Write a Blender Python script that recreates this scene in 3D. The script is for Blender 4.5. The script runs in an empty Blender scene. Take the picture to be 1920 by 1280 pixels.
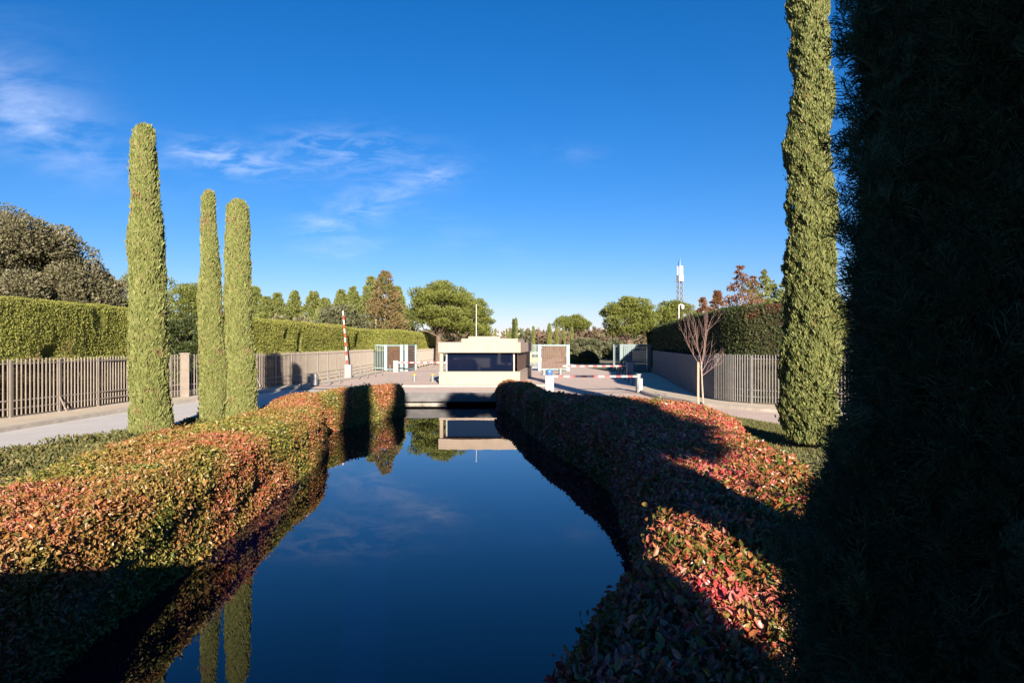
import bpy, math, random
import numpy as np
from mathutils import Vector

rng = np.random.default_rng(11)
random.seed(5)
scene = bpy.context.scene
COL = scene.collection
EYE = 2.85            # camera height above the paving; the pond lies 0.69 m below the paving
WATER = -0.69
LIGHT = Vector((-0.1753, 0.9845, 0.0))   # where the shadows point
ELEV = 16.5

# ------------------------------------------------------------------ materials
def new_mat(name):
    m = bpy.data.materials.new(name)
    m.use_nodes = True
    nt = m.node_tree
    b = nt.nodes['Principled BSDF']
    return m, nt, b

def ramp_node(nt, stops, src, interp='LINEAR'):
    r = nt.nodes.new('ShaderNodeValToRGB')
    cr = r.color_ramp
    cr.interpolation = interp
    while len(cr.elements) < len(stops):
        cr.elements.new(0.5)
    for e, (p, c) in zip(cr.elements, stops):
        e.position = p
        e.color = (c[0], c[1], c[2], 1)
    nt.links.new(src, r.inputs[0])
    return r.outputs[0]

def noise_node(nt, scale, detail=4.0, rough=0.55, coord='Object', stretch=None):
    tc = nt.nodes.new('ShaderNodeTexCoord')
    n = nt.nodes.new('ShaderNodeTexNoise')
    n.inputs['Scale'].default_value = scale
    n.inputs['Detail'].default_value = detail
    n.inputs['Roughness'].default_value = rough
    if stretch:
        mp = nt.nodes.new('ShaderNodeMapping')
        mp.inputs['Scale'].default_value = stretch
        nt.links.new(tc.outputs[coord], mp.inputs[0])
        nt.links.new(mp.outputs[0], n.inputs['Vector'])
    else:
        nt.links.new(tc.outputs[coord], n.inputs['Vector'])
    return n.outputs[0]

def mix_col(nt, fac, a, b, mode='MIX'):
    m = nt.nodes.new('ShaderNodeMix')
    m.data_type = 'RGBA'
    m.blend_type = mode
    for s, v in ((m.inputs[0], fac), (m.inputs[6], a), (m.inputs[7], b)):
        if isinstance(v, bpy.types.NodeSocket):
            nt.links.new(v, s)
        elif isinstance(v, (int, float)):
            s.default_value = v
        else:
            s.default_value = (v[0], v[1], v[2], 1)
    return m.outputs[2]

def bump(nt, b, height, strength=0.3, dist=0.02):
    n = nt.nodes.new('ShaderNodeBump')
    n.inputs['Strength'].default_value = strength
    n.inputs['Distance'].default_value = dist
    nt.links.new(height, n.inputs['Height'])
    nt.links.new(n.outputs[0], b.inputs['Normal'])

def leaf_mat(name, stops, patch=None, patch_scale=0.6, patch_lo=0.55, patch_hi=0.65, rough=0.55, spec=0.4, transl=0.15, stops2=None, zone=0.35):
    """leaves: each leaf its own colour (random per island), with patches of another leaf colour"""
    m, nt, b = new_mat(name)
    g = nt.nodes.new('ShaderNodeNewGeometry')
    col = ramp_node(nt, stops, g.outputs['Random Per Island'])
    if stops2:
        c2 = ramp_node(nt, stops2, g.outputs['Random Per Island'])
        f = ramp_node(nt, [(0.44, (0, 0, 0)), (0.58, (1, 1, 1))], noise_node(nt, zone, 3.0))
        col = mix_col(nt, f, col, c2)
    if patch:
        f = ramp_node(nt, [(patch_lo, (0, 0, 0)), (patch_hi, (1, 1, 1))], noise_node(nt, patch_scale, 5.0, 0.6))
        col = mix_col(nt, f, col, patch)
    nt.links.new(col, b.inputs['Base Color'])
    b.inputs['Roughness'].default_value = rough
    b.inputs['Specular IOR Level'].default_value = spec
    if transl:
        t = nt.nodes.new('ShaderNodeBsdfTranslucent')
        nt.links.new(col, t.inputs['Color'])
        mx = nt.nodes.new('ShaderNodeMixShader')
        mx.inputs[0].default_value = transl
        nt.links.new(b.outputs[0], mx.inputs[1])
        nt.links.new(t.outputs[0], mx.inputs[2])
        nt.links.new(mx.outputs[0], nt.nodes['Material Output'].inputs['Surface'])
    return m

def plain(name, c, rough=0.6, var=0.12, scale=3.0, metal=0.0, spec=0.5, bmp=0.0, bscale=40.0, detail=6.0):
    m, nt, b = new_mat(name)
    lo = tuple(x * (1 - var) for x in c)
    hi = tuple(min(1, x * (1 + var)) for x in c)
    col = ramp_node(nt, [(0.3, lo), (0.7, hi)], noise_node(nt, scale, detail, 0.65))
    nt.links.new(col, b.inputs['Base Color'])
    b.inputs['Roughness'].default_value = rough
    b.inputs['Metallic'].default_value = metal
    b.inputs['Specular IOR Level'].default_value = spec
    if bmp:
        bump(nt, b, noise_node(nt, bscale, 4.0), bmp, 0.02)
    return m

M = {}
# leaf colours
M['pond_leaf'] = leaf_mat('pond_hedge_leaves',
    [(0.0, (0.11, 0.09, 0.02)), (0.2, (0.27, 0.15, 0.03)), (0.4, (0.36, 0.13, 0.04)), (0.62, (0.34, 0.065, 0.038)), (0.85, (0.46, 0.25, 0.15)), (1.0, (0.22, 0.03, 0.022))],
    stops2=[(0.0, (0.05, 0.07, 0.014)), (0.4, (0.14, 0.15, 0.026)), (0.75, (0.29, 0.25, 0.05)), (1.0, (0.34, 0.16, 0.05))], zone=0.36, rough=0.42, spec=0.5)
M['near_leaf'] = leaf_mat('autumn_hedge_leaves',
    [(0.0, (0.10, 0.12, 0.018)), (0.2, (0.36, 0.22, 0.06)), (0.38, (0.40, 0.09, 0.06)), (0.6, (0.42, 0.025, 0.04)), (0.84, (0.55, 0.26, 0.19)), (1.0, (0.38, 0.012, 0.03))],
    stops2=[(0.0, (0.05, 0.075, 0.012)), (0.45, (0.13, 0.13, 0.022)), (0.75, (0.34, 0.13, 0.04)), (1.0, (0.36, 0.04, 0.03))], zone=0.5, rough=0.38, spec=0.6)
M['clip_leaf'] = leaf_mat('clipped_hedge_leaves',
    [(0.0, (0.14, 0.155, 0.024)), (0.5, (0.22, 0.225, 0.04)), (1.0, (0.29, 0.27, 0.065))],
    patch=(0.24, 0.17, 0.07), patch_scale=0.55, patch_lo=0.60, patch_hi=0.70, rough=0.6)
M['dead_leaf'] = leaf_mat('dry_inner_leaves', [(0.0, (0.05, 0.035, 0.02)), (0.6, (0.10, 0.06, 0.035)), (1.0, (0.07, 0.07, 0.02))], rough=0.8)
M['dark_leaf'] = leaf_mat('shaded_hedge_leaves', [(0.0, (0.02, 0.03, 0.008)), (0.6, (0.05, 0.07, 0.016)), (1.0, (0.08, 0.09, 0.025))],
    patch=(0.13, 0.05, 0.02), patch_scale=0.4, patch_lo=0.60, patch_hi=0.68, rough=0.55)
M['cypress_leaf'] = leaf_mat('cypress_sprays', [(0.0, (0.13, 0.15, 0.04)), (0.5, (0.20, 0.215, 0.065)), (0.9, (0.25, 0.255, 0.09)), (1.0, (0.22, 0.16, 0.08))],
    patch=(0.23, 0.16, 0.075), patch_scale=2.2, patch_lo=0.58, patch_hi=0.70, rough=0.65, spec=0.25)
M['loose_cypress_leaf'] = leaf_mat('loose_cypress_sprays', [(0.0, (0.08, 0.10, 0.03)), (0.5, (0.16, 0.175, 0.05)), (0.95, (0.23, 0.235, 0.08)), (1.0, (0.22, 0.13, 0.05))], rough=0.6, spec=0.3)
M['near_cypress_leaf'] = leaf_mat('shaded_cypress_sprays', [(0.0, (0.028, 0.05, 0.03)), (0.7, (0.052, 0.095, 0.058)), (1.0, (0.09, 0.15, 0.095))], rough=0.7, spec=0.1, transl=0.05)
M['pine_leaf'] = leaf_mat('pine_needles', [(0.0, (0.065, 0.08, 0.014)), (0.5, (0.13, 0.145, 0.026)), (1.0, (0.19, 0.20, 0.045))], rough=0.6, spec=0.3)
M['oak_leaf'] = leaf_mat('holm_oak_leaves', [(0.0, (0.075, 0.07, 0.034)), (0.5, (0.135, 0.12, 0.06)), (1.0, (0.20, 0.175, 0.10))], rough=0.55)
M['conifer_leaf'] = leaf_mat('conifer_sprays', [(0.0, (0.08, 0.10, 0.022)), (0.5, (0.15, 0.17, 0.04)), (1.0, (0.22, 0.22, 0.065))],
    patch=(0.20, 0.14, 0.06), patch_scale=0.3, patch_lo=0.58, patch_hi=0.70, rough=0.65)
M['brown_conifer_leaf'] = leaf_mat('browning_conifer_sprays', [(0.0, (0.12, 0.075, 0.03)), (0.5, (0.19, 0.125, 0.05)), (1.0, (0.17, 0.145, 0.05))],
    patch=(0.11, 0.12, 0.03), patch_scale=0.35, patch_lo=0.52, patch_hi=0.62, rough=0.7)
M['red_conifer_leaf'] = leaf_mat('reddish_conifer_sprays', [(0.0, (0.11, 0.035, 0.02)), (0.5, (0.18, 0.065, 0.03)), (1.0, (0.16, 0.11, 0.035))],
    patch=(0.10, 0.115, 0.028), patch_scale=0.25, patch_lo=0.52, patch_hi=0.62, rough=0.7)
M['wood_leaf'] = leaf_mat('winter_wood_twigs', [(0.0, (0.10, 0.055, 0.035)), (0.5, (0.15, 0.09, 0.06)), (1.0, (0.12, 0.115, 0.05))],
    patch=(0.08, 0.095, 0.035), patch_scale=0.03, patch_lo=0.5, patch_hi=0.6, rough=0.8)
M['grey_bush_leaf'] = leaf_mat('grey_green_leaves', [(0.0, (0.06, 0.065, 0.03)), (1.0, (0.14, 0.14, 0.07))], rough=0.6)
M['cover_leaf'] = leaf_mat('ground_cover_leaves', [(0.0, (0.06, 0.065, 0.018)), (0.6, (0.125, 0.12, 0.035)), (1.0, (0.20, 0.16, 0.06))], patch=(0.10, 0.06, 0.03), patch_scale=0.7, patch_lo=.58, patch_hi=.66, rough=0.65)
M['grass'] = leaf_mat('grass_blades', [(0.0, (0.07, 0.075, 0.018)), (1.0, (0.16, 0.145, 0.05))], rough=0.7)
M['twigs'] = plain('twig_core', (0.04, 0.034, 0.016), 0.9, 0.4, 9.0, spec=0.1)
M['dark_twigs'] = plain('dark_green_twig_core', (0.018, 0.022, 0.012), 0.9, 0.4, 9.0, spec=0.05)
M['green_core'] = plain('green_twig_core', (0.11, 0.115, 0.03), 0.9, 0.4, 9.0, spec=0.1)
M['bark'] = plain("pine_bark", (0.13, 0.085, 0.06), 0.9, 0.35, 6.0, bmp=0.6, bscale=14)
M['pale_bark'] = plain('pale_bark', (0.33, 0.25, 0.19), 0.85, 0.25, 8.0, bmp=0.3, bscale=20)
M['red_twig'] = plain('red_twig_bark', (0.27, 0.165, 0.14), 0.8, 0.2, 9.0)
M['stake'] = plain('stake_wood', (0.46, 0.34, 0.22), 0.85, 0.2, 7.0)
# hard surfaces
M['concrete'] = plain('weathered_concrete', (0.13, 0.122, 0.118), 0.85, 0.22, 1.8, bmp=0.25, bscale=30)
M['kerb'] = plain('granite_kerb', (0.40, 0.345, 0.285), 0.85, 0.2, 3.0, bmp=0.2, bscale=45)
M['pillar_stone'] = plain('brown_grey_stone', (0.20, 0.16, 0.13), 0.85, 0.2, 3.0)
M['bank'] = plain('pond_bank', (0.07, 0.06, 0.045), 0.95, 0.3, 2.0)
M['earth'] = None
M['steel'] = plain('brushed_steel', (0.2, 0.205, 0.21), 0.45, 0.15, 9.0, metal=0.3)
M['grey_paint'] = plain('grey_painted_metal', (0.24, 0.24, 0.24), 0.5, 0.08, 4.0)
M['post_grey'] = plain('grey_bollard_paint', (0.14, 0.14, 0.145), 0.5, 0.15, 8.0)
M['dark_post'] = plain('dark_bollard_paint', (0.12, 0.12, 0.13), 0.5, 0.2, 8.0)
M['yellow'] = plain('yellow_paint', (0.60, 0.36, 0.02), 0.45, 0.08, 5.0)
M['white'] = plain('white_paint', (0.50, 0.49, 0.47), 0.45, 0.04, 3.0)
M['red'] = plain('red_paint', (0.52, 0.035, 0.025), 0.45, 0.1, 3.0)
M['gate_teal'] = plain('pale_green_gate_paint', (0.19, 0.26, 0.26), 0.45, 0.1, 3.0)
M['gate_dark'] = plain('dark_green_gate_paint', (0.10, 0.145, 0.15), 0.5, 0.15, 3.0)
M['gate_brown'] = plain('brown_perforated_sheet', (0.11, 0.06, 0.04), 0.6, 0.2, 3.0)
M['fence_pale'] = plain('pale_fence_bars', (0.26, 0.215, 0.175), 0.6, 0.15, 3.0)
M['fence_grey'] = plain('grey_fence_bars', (0.21, 0.195, 0.18), 0.6, 0.15, 3.0)
M['screen'] = plain('grey_fence_screen', (0.125, 0.135, 0.10), 0.8, 0.18, 0.8)
M['wall_grey'] = plain('grey_wall_render', (0.10, 0.098, 0.10), 0.85, 0.18, 0.9, bmp=0.2, bscale=25)
M['blue_paint'] = plain('blue_paint', (0.05, 0.14, 0.36), 0.5, 0.1, 4.0)
M['tyre'] = plain('tyre_rubber', (0.02, 0.02, 0.02), 0.8, 0.2, 8.0)
M['black'] = plain('black_plastic', (0.025, 0.025, 0.028), 0.5, 0.2, 6.0)
M['lilac'] = plain('pale_grey_panel', (0.27, 0.265, 0.26), 0.5, 0.06, 4.0)
M['tile'] = plain('pale_roof_tile', (0.40, 0.27, 0.2), 0.85, 0.15, 1.0)

def build_special_mats():
    # cream limestone with thin horizontal courses
    m, nt, b = new_mat('cream_limestone')
    tc = nt.nodes.new('ShaderNodeTexCoord')
    sep = nt.nodes.new('ShaderNodeSeparateXYZ')
    nt.links.new(tc.outputs['Object'], sep.inputs[0])
    md = nt.nodes.new('ShaderNodeMath'); md.operation = 'FRACT'
    mu = nt.nodes.new('ShaderNodeMath'); mu.operation = 'MULTIPLY'; mu.inputs[1].default_value = 5.0
    nt.links.new(sep.outputs[2], mu.inputs[0]); nt.links.new(mu.outputs[0], md.inputs[0])
    joint = ramp_node(nt, [(0.0, (1, 1, 1)), (0.09, (0, 0, 0))], md.outputs[0])
    base = ramp_node(nt, [(0.3, (0.34, 0.262, 0.20)), (0.7, (0.39, 0.30, 0.235))], noise_node(nt, 1.3, 6.0))
    nt.links.new(mix_col(nt, joint, base, (0.28, 0.215, 0.155)), b.inputs['Base Color'])
    b.inputs['Roughness'].default_value = 0.85
    bump(nt, b, noise_node(nt, 30, 4.0), 0.15, 0.01)
    M['stone'] = m
    # dark glazing
    m, nt, b = new_mat('dark_navy_glazing')
    b.inputs['Base Color'].default_value = (0.004, 0.007, 0.02, 1)
    b.inputs['Roughness'].default_value = 0.03
    b.inputs['IOR'].default_value = 1.6
    b.inputs['Specular IOR Level'].default_value = 0.7
    M['glass'] = m
    # water
    m, nt, b = new_mat('pond_water')
    b.inputs['Base Color'].default_value = (0.0002, 0.0008, 0.011, 1)
    b.inputs['Roughness'].default_value = 0.0
    b.inputs['IOR'].default_value = 1.42
    n = noise_node(nt, 1.6, 3.0, 0.5, stretch=(1.0, 0.55, 1.0))
    bump(nt, b, n, 0.035, 0.03)
    M['water'] = m
    # bare ground: sandy soil with dry grass
    m, nt, b = new_mat('dry_ground')
    c = ramp_node(nt, [(0.35, (0.20, 0.155, 0.10)), (0.55, (0.17, 0.15, 0.07)), (0.7, (0.12, 0.125, 0.045))], noise_node(nt, 0.25, 8.0, 0.65))
    nt.links.new(c, b.inputs['Base Color'])
    b.inputs['Roughness'].default_value = 0.95
    bump(nt, b, noise_node(nt, 18, 5.0), 0.5, 0.05)
    M['earth'] = m
    # pale asphalt
    m, nt, b = new_mat('pale_asphalt')
    c1 = ramp_node(nt, [(0.3, (0.55, 0.50, 0.455)), (0.7, (0.66, 0.605, 0.555))], noise_node(nt, 0.6, 8.0, 0.7))
    c2 = ramp_node(nt, [(0.35, (0.7, 0.7, 0.7)), (0.65, (1.1, 1.1, 1.1))], noise_node(nt, 60, 2.0))
    nt.links.new(mix_col(nt, 0.5, c1, c2, 'MULTIPLY'), b.inputs['Base Color'])
    b.inputs['Roughness'].default_value = 0.9
    bump(nt, b, noise_node(nt, 80, 3.0), 0.3, 0.01)
    M['asphalt'] = m
    # pinkish pavers
    m, nt, b = new_mat('pinkish_pavers')
    br = nt.nodes.new('ShaderNodeTexBrick')
    tc = nt.nodes.new('ShaderNodeTexCoord')
    nt.links.new(tc.outputs['Object'], br.inputs['Vector'])
    br.inputs['Scale'].default_value = 1.0
    br.inputs['Brick Width'].default_value = 0.4
    br.inputs['Row Height'].default_value = 0.2
    br.inputs['Mortar Size'].default_value = 0.008
    br.inputs['Color1'].default_value = (0.68, 0.51, 0.41, 1)
    br.inputs['Color2'].default_value = (0.60, 0.455, 0.37, 1)
    br.inputs['Mortar'].default_value = (0.36, 0.29, 0.24, 1)
    c2 = ramp_node(nt, [(0.3, (0.86, 0.86, 0.87)), (0.7, (1.08, 1.07, 1.03))], noise_node(nt, 0.35, 7.0, 0.7))
    nt.links.new(mix_col(nt, 0.8, br.outputs[0], c2, 'MULTIPLY'), b.inputs['Base Color'])
    b.inputs['Roughness'].default_value = 0.85
    M['pavers'] = m
    # sandy footway
    m, nt, b = new_mat('sandy_footway')
    c = ramp_node(nt, [(0.3, (0.52, 0.41, 0.29)), (0.7, (0.64, 0.53, 0.39))], noise_node(nt, 0.7, 8.0, 0.7))
    nt.links.new(c, b.inputs['Base Color'])
    b.inputs['Roughness'].default_value = 0.92
    bump(nt, b, noise_node(nt, 50, 4.0), 0.4, 0.02)
    M['sand'] = m
build_special_mats()

# ------------------------------------------------------------------ mesh builder
class MB:
    def __init__(self):
        self.v, self.f, self.n, self.smooth = [], [], 0, False
    def add(self, verts, faces, mat=0):
        verts = np.asarray(verts, dtype=np.float32).reshape(-1, 3)
        faces = np.asarray(faces, dtype=np.int64)
        if len(faces) == 0: return
        self.v.append(verts)
        self.f.append((faces + self.n, mat))
        self.n += len(verts)
    def box(self, x0, x1, y0, y1, z0, z1, mat=0):
        v = [(x0,y0,z0),(x1,y0,z0),(x1,y1,z0),(x0,y1,z0),(x0,y0,z1),(x1,y0,z1),(x1,y1,z1),(x0,y1,z1)]
        f = [(0,3,2,1),(4,5,6,7),(0,1,5,4),(1,2,6,5),(2,3,7,6),(3,0,4,7)]
        self.add(v, f, mat)
    def bar(self, a, b, w, h, mat=0, up=(0,0,1)):
        """square bar from a to b: w across, h along up"""
        a, b = np.array(a, float), np.array(b, float)
        d = b - a; d /= np.linalg.norm(d)
        u = np.array(up, float)
        s = np.cross(d, u)
        if np.linalg.norm(s) < 1e-4: s = np.cross(d, (0.0, 1.0, 0.0))
        s /= np.linalg.norm(s); u = np.cross(s, d)
        q = [(-w/2,-h/2),(w/2,-h/2),(w/2,h/2),(-w/2,h/2)]
        v = [a + s*i + u*j for i, j in q] + [b + s*i + u*j for i, j in q]
        self.add(v, [(0,1,2,3),(7,6,5,4),(0,4,5,1),(1,5,6,2),(2,6,7,3),(3,7,4,0)], mat)
    def tube(self, pts, radii, seg=8, mat=0):
        pts = np.array(pts, float); n = len(pts)
        radii = np.broadcast_to(np.array(radii, float), (n,))
        t = np.gradient(pts, axis=0); t /= np.linalg.norm(t, axis=1)[:, None] + 1e-9
        ref = np.array((0.31, 0.95, 0.05)) if abs(t[0, 2]) > 0.7 else np.array((0.0, 0.0, 1.0))
        vs = []
        for i in range(n):
            s = np.cross(t[i], ref); s /= np.linalg.norm(s) + 1e-9
            u = np.cross(s, t[i])
            a = np.linspace(0, 2*math.pi, seg, endpoint=False)
            vs.append(pts[i] + radii[i]*(np.cos(a)[:, None]*s + np.sin(a)[:, None]*u))
        vs = np.concatenate(vs)
        f = [(i*seg+k, i*seg+(k+1) % seg, (i+1)*seg+(k+1) % seg, (i+1)*seg+k) for i in range(n-1) for k in range(seg)]
        self.add(vs, f, mat)
        for ring, rev in ((0, True), (n-1, False)):
            c = pts[ring]
            idx = [(k, (k+1) % seg, seg) for k in range(seg)]
            if rev: idx = [(b_, a_, c_) for a_, b_, c_ in idx]
            self.add(np.vstack([vs[ring*seg:(ring+1)*seg], c[None]]), idx, mat)
    def lathe(self, prof, cx=0, cy=0, seg=16, mat=0):
        a = np.linspace(0, 2*math.pi, seg, endpoint=False)
        vs = np.array([(cx+r*math.cos(t), cy+r*math.sin(t), z) for r, z in prof for t in a])
        n = len(prof)
        f = [(i*seg+k, i*seg+(k+1) % seg, (i+1)*seg+(k+1) % seg, (i+1)*seg+k) for i in range(n-1) for k in range(seg)]
        self.add(vs, f, mat)
    def prism(self, poly, z0, z1, mat=0):
        """upright prism on a convex or mildly concave outline; top triangulated by the n-gon"""
        n = len(poly)
        v = [(x, y, z0) for x, y in poly] + [(x, y, z1) for x, y in poly]
        self.add(v, [(i, (i+1) % n, n+(i+1) % n, n+i) for i in range(n)], mat)
        self.add(v, [tuple(range(n, 2*n))], mat)
        self.add(v, [tuple(range(n-1, -1, -1))], mat)
    def grid(self, P, mat=0):
        r, c = P.shape[:2]
        i, j = np.meshgrid(np.arange(r-1), np.arange(c-1), indexing='ij')
        a = (i*c+j).ravel()
        self.add(P.reshape(-1, 3), np.stack([a, a+1, a+c+1, a+c], 1), mat)
    def build(self, name, mats, parent=None, smooth=False):
        me = bpy.data.meshes.new(name)
        V = np.concatenate(self.v)
        loops = np.concatenate([f.ravel() for f, _ in self.f])
        tot = np.concatenate([np.full(len(f), f.shape[1]) for f, _ in self.f])
        mi = np.concatenate([np.full(len(f), m) for f, m in self.f])
        start = np.concatenate([[0], np.cumsum(tot)[:-1]])
        me.vertices.add(len(V)); me.vertices.foreach_set('co', V.ravel())
        me.loops.add(len(loops)); me.loops.foreach_set('vertex_index', loops.astype(np.int32))
        me.polygons.add(len(tot)); me.polygons.foreach_set('loop_start', start.astype(np.int32))
        for m in (mats if isinstance(mats, (list, tuple)) else [mats]):
            me.materials.append(m)
        me.polygons.foreach_set('material_index', mi.astype(np.int32))
        me.polygons.foreach_set('use_smooth', np.full(len(tot), bool(smooth)))
        me.update(calc_edges=True)
        me.validate()
        o = bpy.data.objects.new(name, me)
        COL.objects.link(o)
        if parent is not None: o.parent = parent
        return o

def tag(o, label=None, cat=None, group=None, kind=None):
    if label: o['label'] = label
    if cat: o['category'] = cat
    if group: o['group'] = group
    if kind: o['kind'] = kind
    return o

def empty(name, loc, rz=0.0, label=None, cat=None, group=None):
    o = bpy.data.objects.new(name, None)
    o.location = loc; o.rotation_euler = (0, 0, rz)
    o.empty_display_size = 0.3
    COL.objects.link(o)
    return tag(o, label, cat, group)

def copy_tree(o, parent=None):
    c = o.copy(); COL.objects.link(c)
    if parent is not None: c.parent = parent
    for ch in list(o.children): copy_tree(ch, c)
    return c

def place(o, loc, rz=0.0, scale=None, label=None, group=None):
    o.location = loc; o.rotation_euler = (0, 0, rz)
    if scale: o.scale = scale
    if label: o['label'] = label
    if group: o['group'] = group
    return o

# ------------------------------------------------------------------ foliage
def unit(a):
    return a / (np.linalg.norm(a, axis=-1, keepdims=True) + 1e-9)

def leaf_arrays(p, d, n, length, width, six=False):
    """kite (or six-point) leaves at p pointing along d with face normal n"""
    N = len(p)
    length = np.broadcast_to(np.asarray(length, float), (N,))[:, None]
    width = np.broadcast_to(np.asarray(width, float), (N,))[:, None]
    d = unit(d); s = unit(np.cross(d, n)); n = np.cross(s, d)
    fold = 0.22*width
    if not six:
        vs = np.stack([p, p+d*length*0.45+s*width/2+n*fold, p+d*length, p+d*length*0.45-s*width/2+n*fold], 1)
        f = np.arange(N*4).reshape(N, 4)
        return vs.reshape(-1, 3), f
    curl = -n*length*0.16
    vs = np.stack([p, p+d*length*0.3+s*width*0.46+n*fold, p+d*length*0.68+s*width*0.40+n*fold*0.8, p+d*length+curl,
                   p+d*length*0.68-s*width*0.40+n*fold*0.8, p+d*length*0.3-s*width*0.46+n*fold, p+d*length*0.5+n*0.1*fold], 1)
    b = np.arange(N)[:, None]*7
    f = np.concatenate([b+np.array([[0, 1, 6, 6]])[:, :3], b+np.array([[1, 2, 6]]), b+np.array([[2, 3, 6]]), b+np.array([[3, 4, 6]]), b+np.array([[4, 5, 6]]), b+np.array([[5, 0, 6]])])
    return vs.reshape(-1, 3), f

def grid_sample(P, n, weight=None):
    """n random points with normals on a grid surface P[r, c, 3]"""
    A, B, C, D = P[:-1, :-1], P[:-1, 1:], P[1:, 1:], P[1:, :-1]
    nr = np.cross(C-A, D-B)
    area = 0.5*np.linalg.norm(nr, axis=-1)
    if weight is not None: area = area*weight((A+C)/2)
    w = area.ravel(); w = w/w.sum()
    k = rng.choice(len(w), n, p=w)
    a, b, c, d = (q.reshape(-1, 3)[k] for q in (A, B, C, D))
    u, v = rng.random((2, n, 1))
    return a*(1-u)*(1-v)+b*u*(1-v)+c*u*v+d*(1-u)*v, unit(nr.reshape(-1, 3)[k])

def wobble(p, amp, freq, seed=0):
    """smooth pseudo-noise from a few sines"""
    r = np.random.default_rng(seed)
    o = np.zeros(p.shape[:-1])
    for k in range(7):
        q = r.normal(size=3)*freq*(0.6+0.45*k)
        o += np.sin(p @ q + r.random()*6.28)/(1+0.5*k)
    return amp*o/2.2

def scatter(mb, pts, nrm, length, width, out=0.5, up=0.25, rnd=0.7, jitter=0.03, six=False, mat=0):
    n = len(pts)
    t = rng.normal(size=(n, 3))
    t -= nrm*np.sum(t*nrm, 1)[:, None]
    d = unit(unit(t)*rnd + nrm*out + np.array((0, 0, 1.0))*up)
    nn = unit(nrm*0.8 + rng.normal(size=(n, 3))*0.55)
    p = pts + nrm*(rng.random((n, 1))-0.6)*jitter
    v, f = leaf_arrays(p, d, nn, length, width, six)
    mb.add(v, f, mat)

def smooth_path(xy, step=0.5):
    """resampled Catmull-Rom curve through xy"""
    P = np.array(xy, float)
    Q = np.vstack([2*P[0]-P[1], P, 2*P[-1]-P[-2]])
    out = []
    for i in range(1, len(Q)-2):
        n = max(2, int(np.linalg.norm(Q[i+1]-Q[i])/step))
        t = np.linspace(0, 1, n, endpoint=False)[:, None]
        a, b, c, d = Q[i-1], Q[i], Q[i+1], Q[i+2]
        out.append(0.5*((2*b)+(-a+c)*t+(2*a-5*b+4*c-d)*t**2+(-a+3*b-3*c+d)*t**3))
    out.append(P[-1:])
    return np.vstack(out)

# ------------------------------------------------------------------ pond outline (Y, X)
L_IN = [(-8, -4.7), (4, -4.8), (7, -4.95), (9, -5.1), (13, -5.4), (15, -5.55), (18.5, -5.8), (21.6, -6.05), (23.2, -6.45), (24.2, -7.2), (26, -7.65), (28, -7.3), (31, -6.6), (34, -5.6), (35.4, -5.7), (36.2, -6.3), (46, -6.3)]
L_OUT = [(-8, -7.2), (4, -7.4), (8, -7.6), (10.5, -7.9), (15, -8.4), (17.3, -8.55), (19, -8.2), (21, -8.0), (23, -8.3), (25.6, -8.95), (28, -8.75), (30, -8.3), (32.4, -7.4), (35.4, -6.7)]
R_IN = [(-8, -2.4), (-3, -2.2), (0.5, -1.3), (3, -0.25), (4.2, 0.12), (5.2, 0.45), (6, 0.85), (8, 1.6), (11, 2.15), (15, 2.45), (16.5, 2.45), (19.3, 2.15), (23.2, 1.5), (28.3, 0.7), (34.5, 0.05), (36, -0.3), (37.2, -0.7), (46, -0.7)]
R_OUT = [(-8, 2.6), (3, 2.9), (5, 3.2), (7, 3.7), (9, 4.4), (11.7, 5.1), (14, 5.5), (17, 5.8), (20, 6.7), (22, 6.9), (24, 6.5), (26.1, 4.9), (29.2, 2.0), (31, 1.5), (34, 1.2), (37.4, 0.8)]
def curve(tab):
    xy = smooth_path([(y, x) for y, x in tab], 0.3)
    return lambda y: np.interp(y, xy[:, 0], xy[:, 1])
l_in, l_out, r_in, r_out = (curve(t) for t in (L_IN, L_OUT, R_IN, R_OUT))

# ------------------------------------------------------------------ setting
def ground():
    mb = MB()
    ys = np.concatenate([[-400, -60, -8], np.arange(-7.5, 43.1, 0.5)])
    li, ri = l_in(np.clip(ys, -8, 46)), r_in(np.clip(ys, -8, 46))
    z = -0.012
    for xs_ in (np.stack([np.full_like(ys, -4000), np.full_like(ys, -60), np.full_like(ys, -20), li], 1),
                np.stack([ri, np.full_like(ys, 20), np.full_like(ys, 60), np.full_like(ys, 4000)], 1)):
        P = np.stack([xs_, np.repeat(ys[:, None], xs_.shape[1], 1), np.full_like(xs_, z)], 2)
        mb.grid(P[:, ::1])
    mb.add([(-4000, 43.0, z), (4000, 43.0, z), (4000, 6000, z), (-4000, 6000, z)], [(0, 1, 2, 3)])
    mb.add([(-4.7, -400, z), (-2.4, -400, z), (-2.4, -8, z), (-4.7, -8, z)], [(0, 1, 2, 3)])
    tag(mb.build('ground', M['earth']), kind='structure')
    bk = MB()                                          # the banks of the pond
    for c in (li[2:], ri[2:]):
        y = ys[2:]
        P = np.stack([np.stack([c, y, np.full_like(y, -0.02)], 1), np.stack([c, y, np.full_like(y, -1.6)], 1)], 1)
        bk.grid(P)
    bk.add([(-6.3, 43.0, -0.02), (-0.7, 43.0, -0.02), (-0.7, 43.0, -1.6), (-6.3, 43.0, -1.6)], [(0, 1, 2, 3)])
    tag(bk.build('pond_bank', M['bank']), kind='structure')
    w = MB()
    w.add([(-12, -9, WATER), (9, -9, WATER), (9, 44, WATER), (-12, 44, WATER)], [(0, 1, 2, 3)])
    tag(w.build('water', M['water']), kind='structure')

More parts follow.
